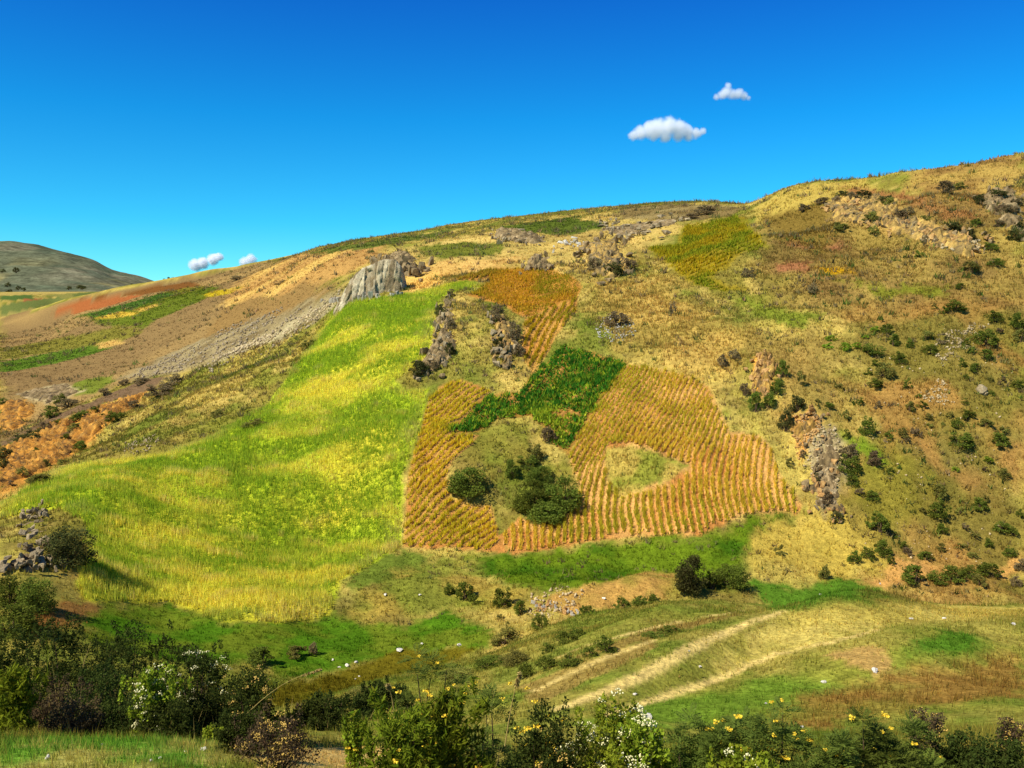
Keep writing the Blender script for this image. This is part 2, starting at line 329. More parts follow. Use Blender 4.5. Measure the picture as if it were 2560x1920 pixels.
# the near slope with its tracks
zone([(1400,1800),(1700,1745),(1900,1700),(2150,1640),(2300,1600),(2430,1590),(2400,1640),(2200,1690),(2000,1740),(1900,1790),(1600,1830)], (110,132,42), gh=.10, gd=1, soft=40, col2=(146,144,56), patch=3)
zone([(1977,1761),(2067,1736),(2209,1696),(2392,1659),(2555,1627),(2560,1740),(2300,1770),(2050,1810),(1980,1815)], (150,106,54), gh=.2, gd=1.2, soft=40, strength=.8, col2=(146,124,56), patch=1.5)
zone([(1900,1535),(2270,1506),(2560,1520),(2560,1640),(2300,1640),(2100,1680),(1900,1690),(1760,1680),(1800,1620)], (172,152,74), soft=40, strength=.7, col2=(146,138,58), patch=2)
zone([(2290,1590),(2400,1570),(2440,1600),(2380,1640),(2280,1640)], (82,116,32), gh=.12, gd=1, soft=30, col2=(104,112,38), patch=1.5)
zone([(2060,1640),(2180,1610),(2230,1650),(2200,1690),(2110,1665)], (184,146,84), gh=.08, gd=.5, soft=12)
zone([(1960,1530),(2270,1508),(2560,1520),(2560,1545),(2250,1560),(1990,1580)], (200,174,88), gh=.1, gd=1, strength=.8, soft=18, col2=(176,152,72), patch=2)
zone([(1760,1660),(1960,1570),(2190,1560),(2060,1610),(1900,1660),(1800,1690)], (204,178,96), gh=.08, gd=.8, soft=22, col2=(164,148,66), patch=1.5, strength=.75)
zone([(1300,1715),(1500,1640),(1640,1595),(1660,1615),(1520,1680),(1340,1760)], (152,126,66), gh=.13, gd=1, soft=10)
zone([(1386,1660),(1640,1570),(1860,1530),(1700,1580),(1480,1640)], (148,122,62), gh=.13, gd=1, soft=8)
for pts, wd in (([(1386,1776),(1492,1736),(1614,1688),(1680,1650),(1762,1602),(1863,1561),(1953,1530)], 30),
                ([(1508,1790),(1660,1745),(1733,1720),(1823,1688),(1945,1635),(2067,1610),(2189,1576)], 20),
                ([(1334,1728),(1420,1687),(1507,1647),(1635,1603)], 15),
                                ([(1391,1644),(1464,1615),(1536,1595),(1635,1569),(1750,1545),(1850,1528)], 12)):
    zone(pts, (218,186,114), gh=.06, gd=.25, soft=9, closed=False, width=wd, warp=.25)
zone([(0,1855),(300,1850),(560,1860),(620,1900),(560,1925),(0,1925)], (112,150,48), gh=.11, gd=1.2, soft=20, col2=(176,164,84), patch=.8)
zone([(600,1880),(760,1868),(960,1868),(980,1925),(640,1925)], (206,168,100), gh=.06, gd=.5, soft=12)
# cultivated land
zone(WHEAT, (160,172,40), gh=.7, gd=0, soft=5, col2=(200,186,56), patch=7, warp=.5)
for poly, cl in ((CROP_A, (184,136,72)), (CROP_C, (196,148,88)), (CROP_U1, (184,136,70)), (CROP_U2, (176,122,56)), (CROP_U3, (172,122,60))):
    zone(poly, cl, gh=.1, gd=0, soft=3, col2=(180,120,64), patch=3, warp=.35)
zone(POTATO, (150,110,50), gh=.1, gd=0, soft=3, warp=.35)
zone(CROP_T, (140,118,36), gh=.3, gd=0, soft=6, col2=(122,112,34), patch=6)
zone(ISLAND, (176,150,74), gh=.4, gd=1.3, soft=6, col2=(132,130,50), patch=2)
# bare scarps
zone([(1890,895),(1935,895),(1940,960),(1905,1005),(1885,960)], (222,160,76), gh=.1, gd=.05, soft=5)
zone([(1975,1045),(2045,1040),(2050,1075),(2000,1150),(1985,1120)], (206,146,78), gh=.1, gd=.05, soft=6)
zone([(2030,1080),(2075,1060),(2105,1120),(2112,1200),(2060,1300),(2035,1220),(2010,1150)], (160,140,104), gh=.15, gd=.3, soft=10, col2=(120,104,76), patch=2)
zone([(2060,510),(2220,495),(2240,545),(2330,560),(2450,600),(2440,640),(2360,620),(2230,580),(2080,560)], (176,138,76), gh=.2, gd=.3, soft=10, col2=(128,104,58), patch=3)

BASE = [lin((190,164,84)), lin((126,122,48)), lin((138,106,58)), lin((200,168,94)), lin((98,112,38)), lin((112,92,54))]
NEARC = [lin((132,130,52)), lin((156,140,66)), lin((96,116,38))]
def cover(X, Y):
    """colour, grass height and grass density of the ground cover at plan points"""
    X = np.asarray(X, float); Y = np.asarray(Y, float)
    s = np.clip(Y / 80, .1, 6)
    n1 = sstep(-.4, .3, fbm(X / 9, Y / 9, 41)); n2 = sstep(-.3, .4, fbm(X / 4.5, Y / 4.5, 57)); n3 = sstep(.05, .45, fbm(X / 3, Y / 3, 73))
    c_ = BASE[0] * (1 - n1[:, None]) + BASE[1] * n1[:, None]
    c_ = c_ * (1 - .4 * n2[:, None]) + BASE[2] * .4 * n2[:, None]
    c_ = c_ * (1 - .6 * n3[:, None]) + BASE[3] * .6 * n3[:, None]
    n4 = sstep(.12, .42, fbm(X / 7 + 3, Y / 7, 79))[:, None]; n5 = sstep(.1, .45, fbm(X / 1.4, Y / 1.4, 83))[:, None]
    c_ = c_ * (1 - .7 * n4) + BASE[4] * .7 * n4; c_ = c_ * (1 - .4 * n5) + BASE[5] * .4 * n5
    m1 = sstep(-.4, .4, fbm(X / 3, Y / 3, 91)); m2 = sstep(-.1, .4, fbm(X / 1.3, Y / 1.3, 97))
    nc = NEARC[0] * (1 - m1[:, None]) + NEARC[1] * m1[:, None]; nc = nc * (1 - .6 * m2[:, None]) + NEARC[2] * .6 * m2[:, None]
    w = (1 - sstep(44, 52, Y))[:, None]
    c_ = nc * w + c_ * (1 - w)
    gh = np.where(Y < 48, .13, .32) * np.ones_like(X); gd = np.ones_like(X)
    ws = .9 * s
    Xw = X + ws * 1.3 * fbm(X / (2.6 * s), Y / (2.6 * s), 111, 3); Yw = Y + ws * 1.3 * fbm(X / (2.6 * s), Y / (2.6 * s), 131, 3)
    for z in Z:
        idx, w = z.weight(X, Y, Xw, Yw)
        if w is None: continue
        zc = np.broadcast_to(z.col, (len(idx), 3))
        if z.col2 is not None:
            t = sstep(-.15, .35, fbm(X[idx] / z.patch, Y[idx] / z.patch, 151 + int(z.patch * 10), 3))[:, None]
            zc = zc * (1 - t) + z.col2 * t
        c_[idx] += (zc - c_[idx]) * w[:, None]
        if z.gh is not None: gh[idx] += (z.gh - gh[idx]) * w
        if z.gd is not None: gd[idx] += (z.gd - gd[idx]) * w
    return c_ * np.array([.98, 1.0, .8]), gh, gd
# ------------------------------------------------------------------ object and material helpers
def tag(o, label=None, cat=None, group=None, kind=None):
    if label: o['label'] = label
    if cat: o['category'] = cat
    if group: o['group'] = group
    if kind: o['kind'] = kind
    return o
def mesh_np(name, V, faces, col=None, smooth=False):
    """V (n,3); faces (m,3) or (m,4) int; col (n,3) linear"""
    me = bpy.data.meshes.new(name); V = np.ascontiguousarray(V, np.float32); faces = np.ascontiguousarray(faces, np.int32)
    k = faces.shape[1]; m = len(faces)
    me.vertices.add(len(V)); me.vertices.foreach_set('co', V.ravel())
    me.loops.add(m * k); me.loops.foreach_set('vertex_index', faces.ravel())
    me.polygons.add(m); me.polygons.foreach_set('loop_start', np.arange(0, m * k, k, dtype=np.int32))
    me.polygons.foreach_set('loop_total', np.full(m, k, np.int32))
    if smooth: me.polygons.foreach_set('use_smooth', np.ones(m, bool))
    me.update(calc_edges=True)
    if col is not None:
        at = me.color_attributes.new('cover', 'FLOAT_COLOR', 'POINT')
        c4 = np.ones((len(V), 4), np.float32); c4[:, :3] = np.clip(col, 0, 1); at.data.foreach_set('color', c4.ravel())
    return me
def link(name, me, mat, parent=None, loc=None):
    o = bpy.data.objects.new(name, me); COL.objects.link(o)
    if mat is not None and me is not None and len(me.materials) == 0: me.materials.append(mat)
    if parent is not None: o.parent = parent
    if loc is not None: o.location = loc
    return o
def empty(name, loc, label, cat, group=None, kind=None):
    o = bpy.data.objects.new(name, None); COL.objects.link(o); o.location = loc
    o.empty_display_size = .2
    return tag(o, label, cat, group, kind)
def nodes_of(name):
    m = bpy.data.materials.new(name); m.use_nodes = True; nt = m.node_tree; nt.nodes.clear()
    return m, nt.nodes, nt.links
def veg_mat(name, base=None, trans=.35, var=.25, objvar=0.0):
    """leaf or blade: colour from the mesh's own leaf tints, or one base colour, part of the light passes through"""
    m, n, l = nodes_of(name)
    out = n.new('ShaderNodeOutputMaterial'); mix = n.new('ShaderNodeMixShader'); mix.inputs[0].default_value = trans
    d = n.new('ShaderNodeBsdfDiffuse'); t = n.new('ShaderNodeBsdfTranslucent')
    at = n.new('ShaderNodeAttribute'); at.attribute_name = 'cover'; src = at.outputs['Color']
    if base is not None:
        mul = n.new('ShaderNodeMix'); mul.data_type = 'RGBA'; mul.blend_type = 'MULTIPLY'; mul.inputs[0].default_value = 1
        mul.inputs[7].default_value = (*lin(base), 1); l.new(src, mul.inputs[6]); src = mul.outputs[2]
    if objvar:
        oi = n.new('ShaderNodeObjectInfo'); h = n.new('ShaderNodeHueSaturation')
        mr = n.new('ShaderNodeMapRange'); mr.inputs[3].default_value = 1 - objvar; mr.inputs[4].default_value = 1 + objvar
        mr2 = n.new('ShaderNodeMapRange'); mr2.inputs[3].default_value = .486; mr2.inputs[4].default_value = .508
        l.new(oi.outputs['Random'], mr.inputs[0]); l.new(oi.outputs['Random'], mr2.inputs[0])
        l.new(mr.outputs[0], h.inputs['Value']); l.new(mr2.outputs[0], h.inputs['Hue']); l.new(src, h.inputs['Color']); src = h.outputs[0]
    l.new(src, d.inputs[0]); l.new(src, t.inputs[0]); l.new(d.outputs[0], mix.inputs[1]); l.new(t.outputs[0], mix.inputs[2]); l.new(mix.outputs[0], out.inputs[0])
    return m
def ground_mat(name, fine=9.0, bump=.5, contrast=.5):
    """soil and turf: zone colour of the land broken up by several sizes of noise, with fine relief"""
    m, n, l = nodes_of(name)
    out = n.new('ShaderNodeOutputMaterial'); b = n.new('ShaderNodeBsdfDiffuse')
    at = n.new('ShaderNodeAttribute'); at.attribute_name = 'cover'
    tc = n.new('ShaderNodeTexCoord'); src = at.outputs['Color']
    for sc_, amt in ((fine, contrast), (fine * .22, contrast * .7), (fine * 4.2, contrast * .6)):
        nz = n.new('ShaderNodeTexNoise'); nz.inputs['Scale'].default_value = sc_; nz.inputs['Detail'].default_value = 3; nz.inputs['Roughness'].default_value = .65
        mr = n.new('ShaderNodeMapRange'); mr.inputs[1].default_value = .3; mr.inputs[2].default_value = .7
        mr.inputs[3].default_value = 1 - amt * .8; mr.inputs[4].default_value = 1 + amt * .8
        l.new(tc.outputs['Object'], nz.inputs['Vector']); l.new(nz.outputs[0], mr.inputs[0])
        mx = n.new('ShaderNodeVectorMath'); mx.operation = 'SCALE'; l.new(src, mx.inputs[0]); l.new(mr.outputs[0], mx.inputs[3]); src = mx.outputs[0]
    l.new(src, b.inputs['Color'])
    nz = n.new('ShaderNodeTexNoise'); nz.inputs['Scale'].default_value = fine * .6; nz.inputs['Detail'].default_value = 5; nz.inputs['Roughness'].default_value = .7
    bp = n.new('ShaderNodeBump'); bp.inputs['Strength'].default_value = bump; bp.inputs['Distance'].default_value = .12
    l.new(tc.outputs['Object'], nz.inputs['Vector']); l.new(nz.outputs[0], bp.inputs['Height']); l.new(bp.outputs[0], b.inputs['Normal'])
    l.new(b.outputs[0], out.inputs[0])
    return m
def rock_mat(name, c1, c2, scale=3.0, stretch=(1, 1, 1), bump=.6, objvar=.18):
    m, n, l = nodes_of(name)
    out = n.new('ShaderNodeOutputMaterial'); b = n.new('ShaderNodeBsdfPrincipled'); b.inputs['Roughness'].default_value = .9
    b.inputs['Specular IOR Level'].default_value = .15
    tc = n.new('ShaderNodeTexCoord'); mp = n.new('ShaderNodeMapping'); mp.inputs['Scale'].default_value = stretch
    l.new(tc.outputs['Object'], mp.inputs[0])
    nz = n.new('ShaderNodeTexNoise'); nz.inputs['Scale'].default_value = scale; nz.inputs['Detail'].default_value = 6; nz.inputs['Roughness'].default_value = .7
    cr = n.new('ShaderNodeValToRGB'); cr.color_ramp.elements[0].position = .32; cr.color_ramp.elements[1].position = .68
    cr.color_ramp.elements[0].color = (*lin(c1), 1); cr.color_ramp.elements[1].color = (*lin(c2), 1)
    l.new(mp.outputs[0], nz.inputs['Vector']); l.new(nz.outputs[0], cr.inputs[0])
    oi = n.new('ShaderNodeObjectInfo'); mr = n.new('ShaderNodeMapRange'); mr.inputs[3].default_value = 1 - objvar; mr.inputs[4].default_value = 1 + objvar
    l.new(oi.outputs['Random'], mr.inputs[0]); mx = n.new('ShaderNodeVectorMath'); mx.operation = 'SCALE'
    l.new(cr.outputs[0], mx.inputs[0]); l.new(mr.outputs[0], mx.inputs[3]); l.new(mx.outputs[0], b.inputs['Base Color'])
    n2 = n.new('ShaderNodeTexNoise'); n2.inputs['Scale'].default_value = scale * 3; n2.inputs['Detail'].default_value = 6
    l.new(mp.outputs[0], n2.inputs['Vector'])
    bp = n.new('ShaderNodeBump'); bp.inputs['Strength'].default_value = bump; bp.inputs['Distance'].default_value = .15
    l.new(n2.outputs[0], bp.inputs['Height']); l.new(bp.outputs[0], b.inputs['Normal']); l.new(b.outputs[0], out.inputs[0])
    return m
M_GROUND = ground_mat('ground_soil')
M_GRASS = veg_mat('grass_blades', trans=.45)
M_SOIL = ground_mat('ridge_soil', fine=6, bump=.6, contrast=.35)
M_BARK = rock_mat('bark', (70,54,38), (104,84,60), 8, (1, 1, .3), .4)

# ------------------------------------------------------------------ terrain sheet
def build_terrain():
    u = np.concatenate([np.linspace(-1.05, -.64, 14)[:-1], np.linspace(-.64, .64, 690), np.linspace(.64, 1.05, 14)[1:]])
    y = np.concatenate([np.linspace(-14, 4, 14)[:-1], np.geomspace(4, 44, 190)[:-1], np.linspace(44, 64, 50)[:-1], np.linspace(64, 132, 190)[:-1],
                        np.linspace(132, 330, 110)[:-1], np.geomspace(330, 4400, 50)])
    U, Yg = np.meshgrid(u, y); X = (U * (Yg + 30)).ravel(); Y = Yg.ravel()
    Zg = hgt(X, Y); col, gh, gd = cover(X, Y)
    nu, ny = len(u), len(y); i = np.arange((ny - 1) * nu).reshape(ny - 1, nu)[:, :-1].ravel()
    Fq = np.stack([i, i + 1, i + 1 + nu, i + nu], 1)
    me = mesh_np('terrain', np.stack([X, Y, Zg], 1), Fq, col, smooth=True)
    o = link('terrain', me, M_GROUND)
    tag(o, 'dry hillside, gully and near grass slope under the blue sky', 'hillside', kind='structure')
build_terrain()
def build_plain_sides():
    pass

# ------------------------------------------------------------------ far hill
def build_far_hill():
    cx = [-2600, -1500, -700, -250, 0, 81, 163, 228, 281, 346, 399, 460, 560]
    cy = [690, 660, 625, 606, 604, 613, 631, 651, 676, 690, 704, 722, 745]
    pxg = np.linspace(-2600, 560, 260); crest = pchip(cx, cy, pxg); az, e = ray(pxg, crest)
    dg = np.concatenate([np.linspace(1640, 2650, 90), np.linspace(2680, 3800, 24)])
    A, Dg = np.meshgrid(az, dg); E = np.broadcast_to(e, A.shape)
    top = E * 2650
    t = (Dg - 1640) / (2650 - 1640)
    prof = np.where(t < 1, np.sin(np.clip(t, 0, 1) * math.pi / 2) ** 1.15, 1 - .9 * ((Dg - 2650) / 1150) ** 1.6)
    X = A * Dg; basez = 38 + (Dg - 1640) * .004
    amp = np.sin(np.clip(t, 0, 1) * math.pi) * (np.clip(t, 0, 1) < 1)
    rid = fbm(X / 170 + Dg / 700, Dg / 800, 77, 4)
    Zg = basez - 6 + np.maximum(top - basez, 0) * prof + amp * rid * 20 + fbm(X / 60, Dg / 60, 79, 2) * 6 * amp
    n = fbm(X.ravel() / 220, Dg.ravel() / 220, 83, 4); n2 = sstep(.05, .3, fbm(X.ravel() / 90, Dg.ravel() / 40, 87, 2))
    low = 1 - sstep(.05, .5, t.ravel())
    col = lin((98,100,72)) + (lin((116,110,82)) - lin((98,100,72))) * sstep(-.3, .3, n)[:, None]
    col = col + (lin((80,88,64)) - col) * (n2 * .7)[:, None]
    pat = sstep(.15, .3, vnoise(X.ravel() / 120, Dg.ravel() / 60, 89)) * low
    col = col + (lin((160,142,84)) - col) * (pat * .8)[:, None]
    ny, nu = X.shape; i = np.arange((ny - 1) * nu).reshape(ny - 1, nu)[:, :-1].ravel()
    me = mesh_np('far_hill', np.stack([X.ravel(), Dg.ravel(), Zg.ravel()], 1), np.stack([i, i + 1, i + 1 + nu, i + nu], 1), col, smooth=True)
    o = link('far_hill', me, ground_mat('far_hill_ground', fine=.05, bump=.5, contrast=.55))
    tag(o, 'long rounded olive hill far beyond the plain', 'hill', kind='structure')
build_far_hill()

# ------------------------------------------------------------------ grass, as one mass per stretch of land
def blades(P, h, w, col, nb, spread, lean, r, flat=.5, jit=.22):
    """nb one-triangle blades round each root in P"""
    n = len(P); N = n * nb
    B = np.repeat(P, nb, 0).astype(float); hh = np.repeat(h, nb) * r.uniform(.55, 1.2, N); ww = np.repeat(w, nb) * r.uniform(.7, 1.3, N)
    B[:, :2] += r.normal(0, 1, (N, 2)) * np.repeat(np.broadcast_to(spread, n), nb)[:, None]
    B[:, 2] -= .02
    a = r.uniform(0, 2 * math.pi, N); dx = np.cos(a) * ww * .5; dy = np.sin(a) * ww * .5
    la = r.uniform(0, 2 * math.pi, N); ln = hh * lean * r.uniform(.2, 1, N)
    V = np.empty((N, 3, 3)); V[:, 0] = B; V[:, 1] = B; V[:, 2] = B
    V[:, 0, 0] -= dx; V[:, 0, 1] -= dy; V[:, 1, 0] += dx; V[:, 1, 1] += dy
    V[:, 2, 0] += np.cos(la) * ln; V[:, 2, 1] += np.sin(la) * ln; V[:, 2, 2] += hh
    c_ = np.repeat(col, nb, 0) * (1 + r.normal(0, jit, (N, 1))).clip(.45, 1.7) * (1 + r.normal(0, .06, (N, 3)))
    return V.reshape(-1, 3), np.repeat(c_, 3, 0)
def tri_faces(nv): return np.arange(nv, dtype=np.int32).reshape(-1, 3)
def sample_wedge(d0, d1, per_m2, r, lo=-.64, hi=.64):
    area = (hi - lo) / 2 * (d1 * d1 - d0 * d0); n = int(area * per_m2)
    D = np.sqrt(r.uniform(d0 * d0, d1 * d1, n)); a = r.uniform(lo, hi, n)
    return a * D, D
def grass_mass(name, label, d0, d1, per_m2, nb, wmul, hmul, seed, lean=.5, smul=1.0):
    r = np.random.default_rng(seed); X, Y = sample_wedge(d0, d1, per_m2, r)
    jx, jy = r.normal(0, 1, (2, len(X))) * .007 * Y
    col, gh, gd = cover(X + jx, Y + jy)
    clump = sstep(-.45, .25, fbm(X * 1.1 / (1 + d0 / 60), Y * 1.1 / (1 + d0 / 60), 201, 2))
    keep = r.uniform(0, 1, len(X)) < gd * (.35 + .65 * clump); X, Y, col, gh = X[keep], Y[keep], col[keep], gh[keep]
    P = np.stack([X, Y, hgt(X, Y)], 1)
    h = gh * hmul * r.uniform(.6, 1.3, len(X)); w = wmul * Y * .001 * np.ones(len(X))
    col = col * (1.12 + .1 * r.normal(0, 1, (len(X), 1)))
    V, c_ = blades(P, h, w, col, nb, .0012 * Y * smul, lean, r, jit=.22 if d0 < 40 else .13)
    me = mesh_np(name, V, tri_faces(len(V)), c_)
    return tag(link(name, me, M_GRASS), label, 'grass', kind='stuff')
grass_mass('verge_grass', 'short green and straw grass on the near bank below the shrubs', 6.5, 15, 230, 4, 1.1, 1.1, 11)
grass_mass('slope_grass', 'green and rusty grass over the near slope with tracks', 15, 46, 62, 3, 1.0, 1.0, 12)
grass_mass('hillside_grass', 'dry tan bunch grass over the opposite hillside', 46, 132, 11, 3, 1.05, 1.0, 13)
grass_mass('upper_grass', 'straw coloured grass on the high slopes below the skyline', 132, 330, 1.8, 3, 1.1, .9, 14)

def scrub(name, label, d0, d1, per_m2, seed, amin=-9, pal=((146,130,76), (130,114,74), (152,128,84), (120,126,60)), s0=.25, s1=.7):
    """low dark tufts dotted through the dry grass"""
    r = np.random.default_rng(seed); X, Y = sample_wedge(d0, d1, per_m2, r); _, gh, gd = cover(X, Y)
    m = fbm(X / 6, Y / 6, 261, 3) + r.uniform(-.35, .35, len(X)); ok = (X / Y > amin) & (m > .05) & (r.uniform(0, 1, len(X)) < gd) & (gh > .19); X, Y = X[ok], Y[ok]
    pal = np.array([lin(v) for v in pal]); col = pal[r.integers(0, 4, len(X))] * r.uniform(.8, 1.2, (len(X), 1))
    sz = r.uniform(s0, s1, len(X)) * np.clip(Y / 90, .7, 2)
    V, c_ = blades(np.stack([X, Y, hgt(X, Y)], 1), sz * .8, sz * .22, col, 9, sz * .3, .9, r)
    return tag(link(name, mesh_np(name, V, tri_faces(len(V)), c_), M_GRASS), label, 'scrub', kind='stuff')
scrub('hillside_scrub', 'low brown and olive tufts dotted over the dry hillside', 56, 135, .9, 15)
scrub('green_scrub', 'small green bushlets sprinkled between the shrubs of the right slope', 60, 125, .22, 17, .33, ((96,112,44), (112,118,50), (84,98,42), (120,104,62)), .4, 1.0)
scrub('upper_scrub', 'small dark tufts on the high slopes below the skyline', 135, 330, .12, 16)

# ------------------------------------------------------------------ crops
def plan(poly): return to_world(poly)
def crop_points(poly_w, per_m2, r):
    lo, hi = poly_w.min(0), poly_w.max(0); n = int((hi[0] - lo[0]) * (hi[1] - lo[1]) * per_m2)
    P = np.stack([r.uniform(lo[0], hi[0], n), r.uniform(lo[1], hi[1], n)], 1)
    s = .5; Pw = P + np.stack([fbm(P[:, 0] / 2, P[:, 1] / 2, 301), fbm(P[:, 0] / 2, P[:, 1] / 2, 311)], 1) * s
    return P[inside(Pw, poly_w)]
def build_wheat():
    r = np.random.default_rng(21); pw = plan(WHEAT); P = crop_points(pw, 40, r)
    X, Y = P[:, 0], P[:, 1]; z = hgt(X, Y)
    # ripe and green patches of the stand, drawn out across the slope
    a = fbm(X / 7, Y / 3.5, 401, 3); b = fbm(X / 1.6, Y / .9, 411, 3); e = edge_dist(P, pw)
    t = sstep(-.2, .5, a * 1.1 + b * .4 + .02)
    g, yl, st = lin((164,184,48)), lin((238,224,84)), lin((226,206,110))
    col = g + (yl - g) * t[:, None]; ts = sstep(.25, .6, b + .35 * a)[:, None] * .6; col = col + (st - col) * ts
    te = ((1 - sstep(.2, 2.2, e)) * sstep(-.3, .4, fbm(X / 4, Y / 4, 421)))[:, None] * .6; col = col + (st - col) * te
    V, c_ = blades(np.stack([X, Y, z], 1), np.full(len(X), .52) * (1 + .4 * b), np.full(len(X), .055), col, 3, .07, .35, r, jit=.16)
    o = link('wheat', mesh_np('wheat', V, tri_faces(len(V)), c_), M_GRASS)
    tag(o, 'tall bright green and yellow grain filling the wide field', 'grain', kind='stuff')
build_wheat()
M_CROP = veg_mat('row_crop_leaves', trans=.45)
def crop_rows(name, label, poly, curve, spacing, cmin, cmax, smin, smax, plant, soil, ridge=True, holes=(), ph=.42, pw=.13, cl=.16, spread=.09, nb=6, seed=1, lean=.6, gap=0.0, fleck=0.0):
    """rows of plants on low soil ridges; curve(c, s) gives the plan point of row c at s"""
    r = np.random.default_rng(seed); W = plan(poly); HW = [plan(h) for h in holes]
    ctr = W.mean(0); base = np.array([ctr[0], ctr[1], float(hgt(ctr[0:1], ctr[1:2])[0])])
    root = empty(name, base, label, 'crop field')
    k = 0
    for ci in np.arange(cmin, cmax, spacing):
        s = np.arange(smin, smax, .5); P = curve(ci, s)
        P = P + np.stack([fbm(P[:, 0] / 3, P[:, 1] / 3, 501, 2), np.zeros(len(P))], 1) * .22
        ok = inside(P, W)
        for h in HW: ok &= ~inside(P, h)
        if ok.sum() < 3: continue
        runs = np.split(np.arange(len(s)), np.nonzero(np.diff(ok.astype(int)))[0] + 1)
        Vs, Fs, Cs, PV = [], [], [], []; nv = 0
        for run in runs:
            if not ok[run[0]] or len(run) < 3: continue
            Q = P[run]; T = np.gradient(Q, axis=0); T /= np.linalg.norm(T, axis=1)[:, None] + 1e-9; N = np.stack([-T[:, 1], T[:, 0]], 1)
            if ridge:
                m = len(Q); hw = spacing * .36
                for off, up in ((-hw, -.04), (-hw * .45, .10), (0, .14), (hw * .45, .10), (hw, -.04)):
                    q = Q + N * off; zz = hgt(q[:, 0], q[:, 1]) + up + r.normal(0, .025, m)
                    Vs.append(np.column_stack([q, zz]))
                for j in range(4):
                    i0 = nv + j * m + np.arange(m - 1); Fs.append(np.stack([i0, i0 + 1, i0 + m + 1, i0 + m], 1))
                nv += 5 * m
            L = np.arange(run[0], run[-1], cl / .5); L = L + r.uniform(-.3, .3, len(L)) * cl
            if gap:
                g_ = fbm(np.interp(L, np.arange(len(s)), P[:, 0]) / 1.1, np.interp(L, np.arange(len(s)), P[:, 1]) / 1.1, 601 + seed, 3)
                L = L[g_ > gap - .5 + r.uniform(-.15, .15, len(L))]
            PV.append(np.stack([np.interp(L, np.arange(len(s)), P[:, 0]), np.interp(L, np.arange(len(s)), P[:, 1])], 1))
        if not PV: continue
        PV = np.concatenate(PV)
        if len(PV) < 3: continue
        X, Y = PV[:, 0], PV[:, 1]
        if ridge:
            V = np.concatenate(Vs); sc_ = lin(soil) * np.array([1, 1, .82]) * (1 + .2 * fbm(V[:, 0] / 2, V[:, 1] / 2, 71, 2))[:, None] * (1 + r.normal(0, .1, (len(V), 1)))
            row = link('crop_row', mesh_np('crop_row', V - base, np.concatenate(Fs), sc_, smooth=True), M_SOIL, root)
        t = sstep(-.3, .35, fbm(X / 6, Y / 6, 611, 2))[:, None]; t = np.clip(t + (fleck * (r.uniform(0, 1, t.shape) ** 2 * 2 - .7) if fleck else 0), 0, 1); pc = lin(plant[0]) * (1 - t) + lin(plant[1]) * t
        zz = hgt(X, Y) + (.1 if ridge else 0)
        V, cc = blades(np.column_stack([X, Y, zz]) - base, ph * (1 + .8 * fbm(X / 1.7, Y / 1.7, 641, 3)) * r.uniform(.7, 1.2, len(X)), np.full(len(X), pw), pc, nb, spread, lean, r)
        me = mesh_np('plants', V, tri_faces(len(V)), cc)
        if ridge: link('plants', me, M_CROP, row)
        else: link('crop_row', me, M_CROP, root)
        k += 1
    return root
def straight(k):
    n = math.hypot(k, 1); d = np.array([k, 1]) / n; nn = np.array([d[1], -d[0]])
    return lambda c_, s: nn[None] * c_ + d[None] * s[:, None]
def crange(poly, k):
    W = plan(poly); n = math.hypot(k, 1); d = np.array([k, 1]) / n; nn = np.array([d[1], -d[0]])
    a = W @ nn; b = W @ d; return a.min(), a.max(), b.min() - 1, b.max() + 1
for name, label, poly, k, sp, kw in (
    ('golden_crop_field', 'slanting golden crop rows between the bright grain field and the two round bushes', CROP_A, .75, .68,
      dict(plant=((206,190,44), (228,200,48)), soil=(186,138,78), ph=.4, pw=.09, nb=7, cl=.085, seed=31)),
    ('terrace_crop_field', 'narrow strip of golden crop rows above the dark green potato patch', CROP_U1, .28, .85,
      dict(plant=((188,158,32), (164,150,40)), soil=(184,136,70), ph=.45, seed=32)),
    ('rounded_crop_field', 'rounded ochre crop field with fine rows high above the rock fins', CROP_U2, 2.6, .62,
      dict(plant=((206,160,40), (164,150,36)), soil=(176,122,56), ph=.42, cl=.22, seed=33)),
    ('small_crop_strip', 'thin strip of crop rows running beside the pale rock face', CROP_U3, .5, .9,
      dict(plant=((184,150,44), (170,146,44)), soil=(172,122,60), ph=.45, seed=34)),
    ('potato_field', 'dense dark green potato patch wedged between the golden rows', POTATO, .5, .68,
      dict(plant=((70,126,34), (176,188,48)), soil=(172,124,66), ph=.42, pw=.2, cl=.13, spread=.17, nb=9, seed=35, lean=1.0, gap=.12, fleck=.9)),
    ('high_olive_field', 'olive and gold grain field below the saddle of the skyline', CROP_T, 2.2, .8,
      dict(plant=((188,160,30), (150,152,34)), soil=(140,112,40), ph=.5, pw=.2, cl=.25, ridge=False, seed=36)),
):
    a0, a1, b0, b1 = crange(poly, k)
    crop_rows(name, label, poly, straight(k), sp, a0, a1, b0, b1, **kw)
def c_curve(c_, s):
    k0, k1, y0, y1 = .02, .62, 70.0, 84.0                       # rows climb straight at first, then swing aside up the slope
    t = np.clip((s - y0) / (y1 - y0), 0, 1)
    g = k0 * (s - y0) + (k1 - k0) * np.where(s < y0, 0, np.where(s < y1, (y1 - y0) * (t ** 3 - t ** 4 / 2), (y1 - y0) / 2 + (s - y1)))
    return np.stack([c_ + g, s], 1)
Wc = plan(CROP_C)
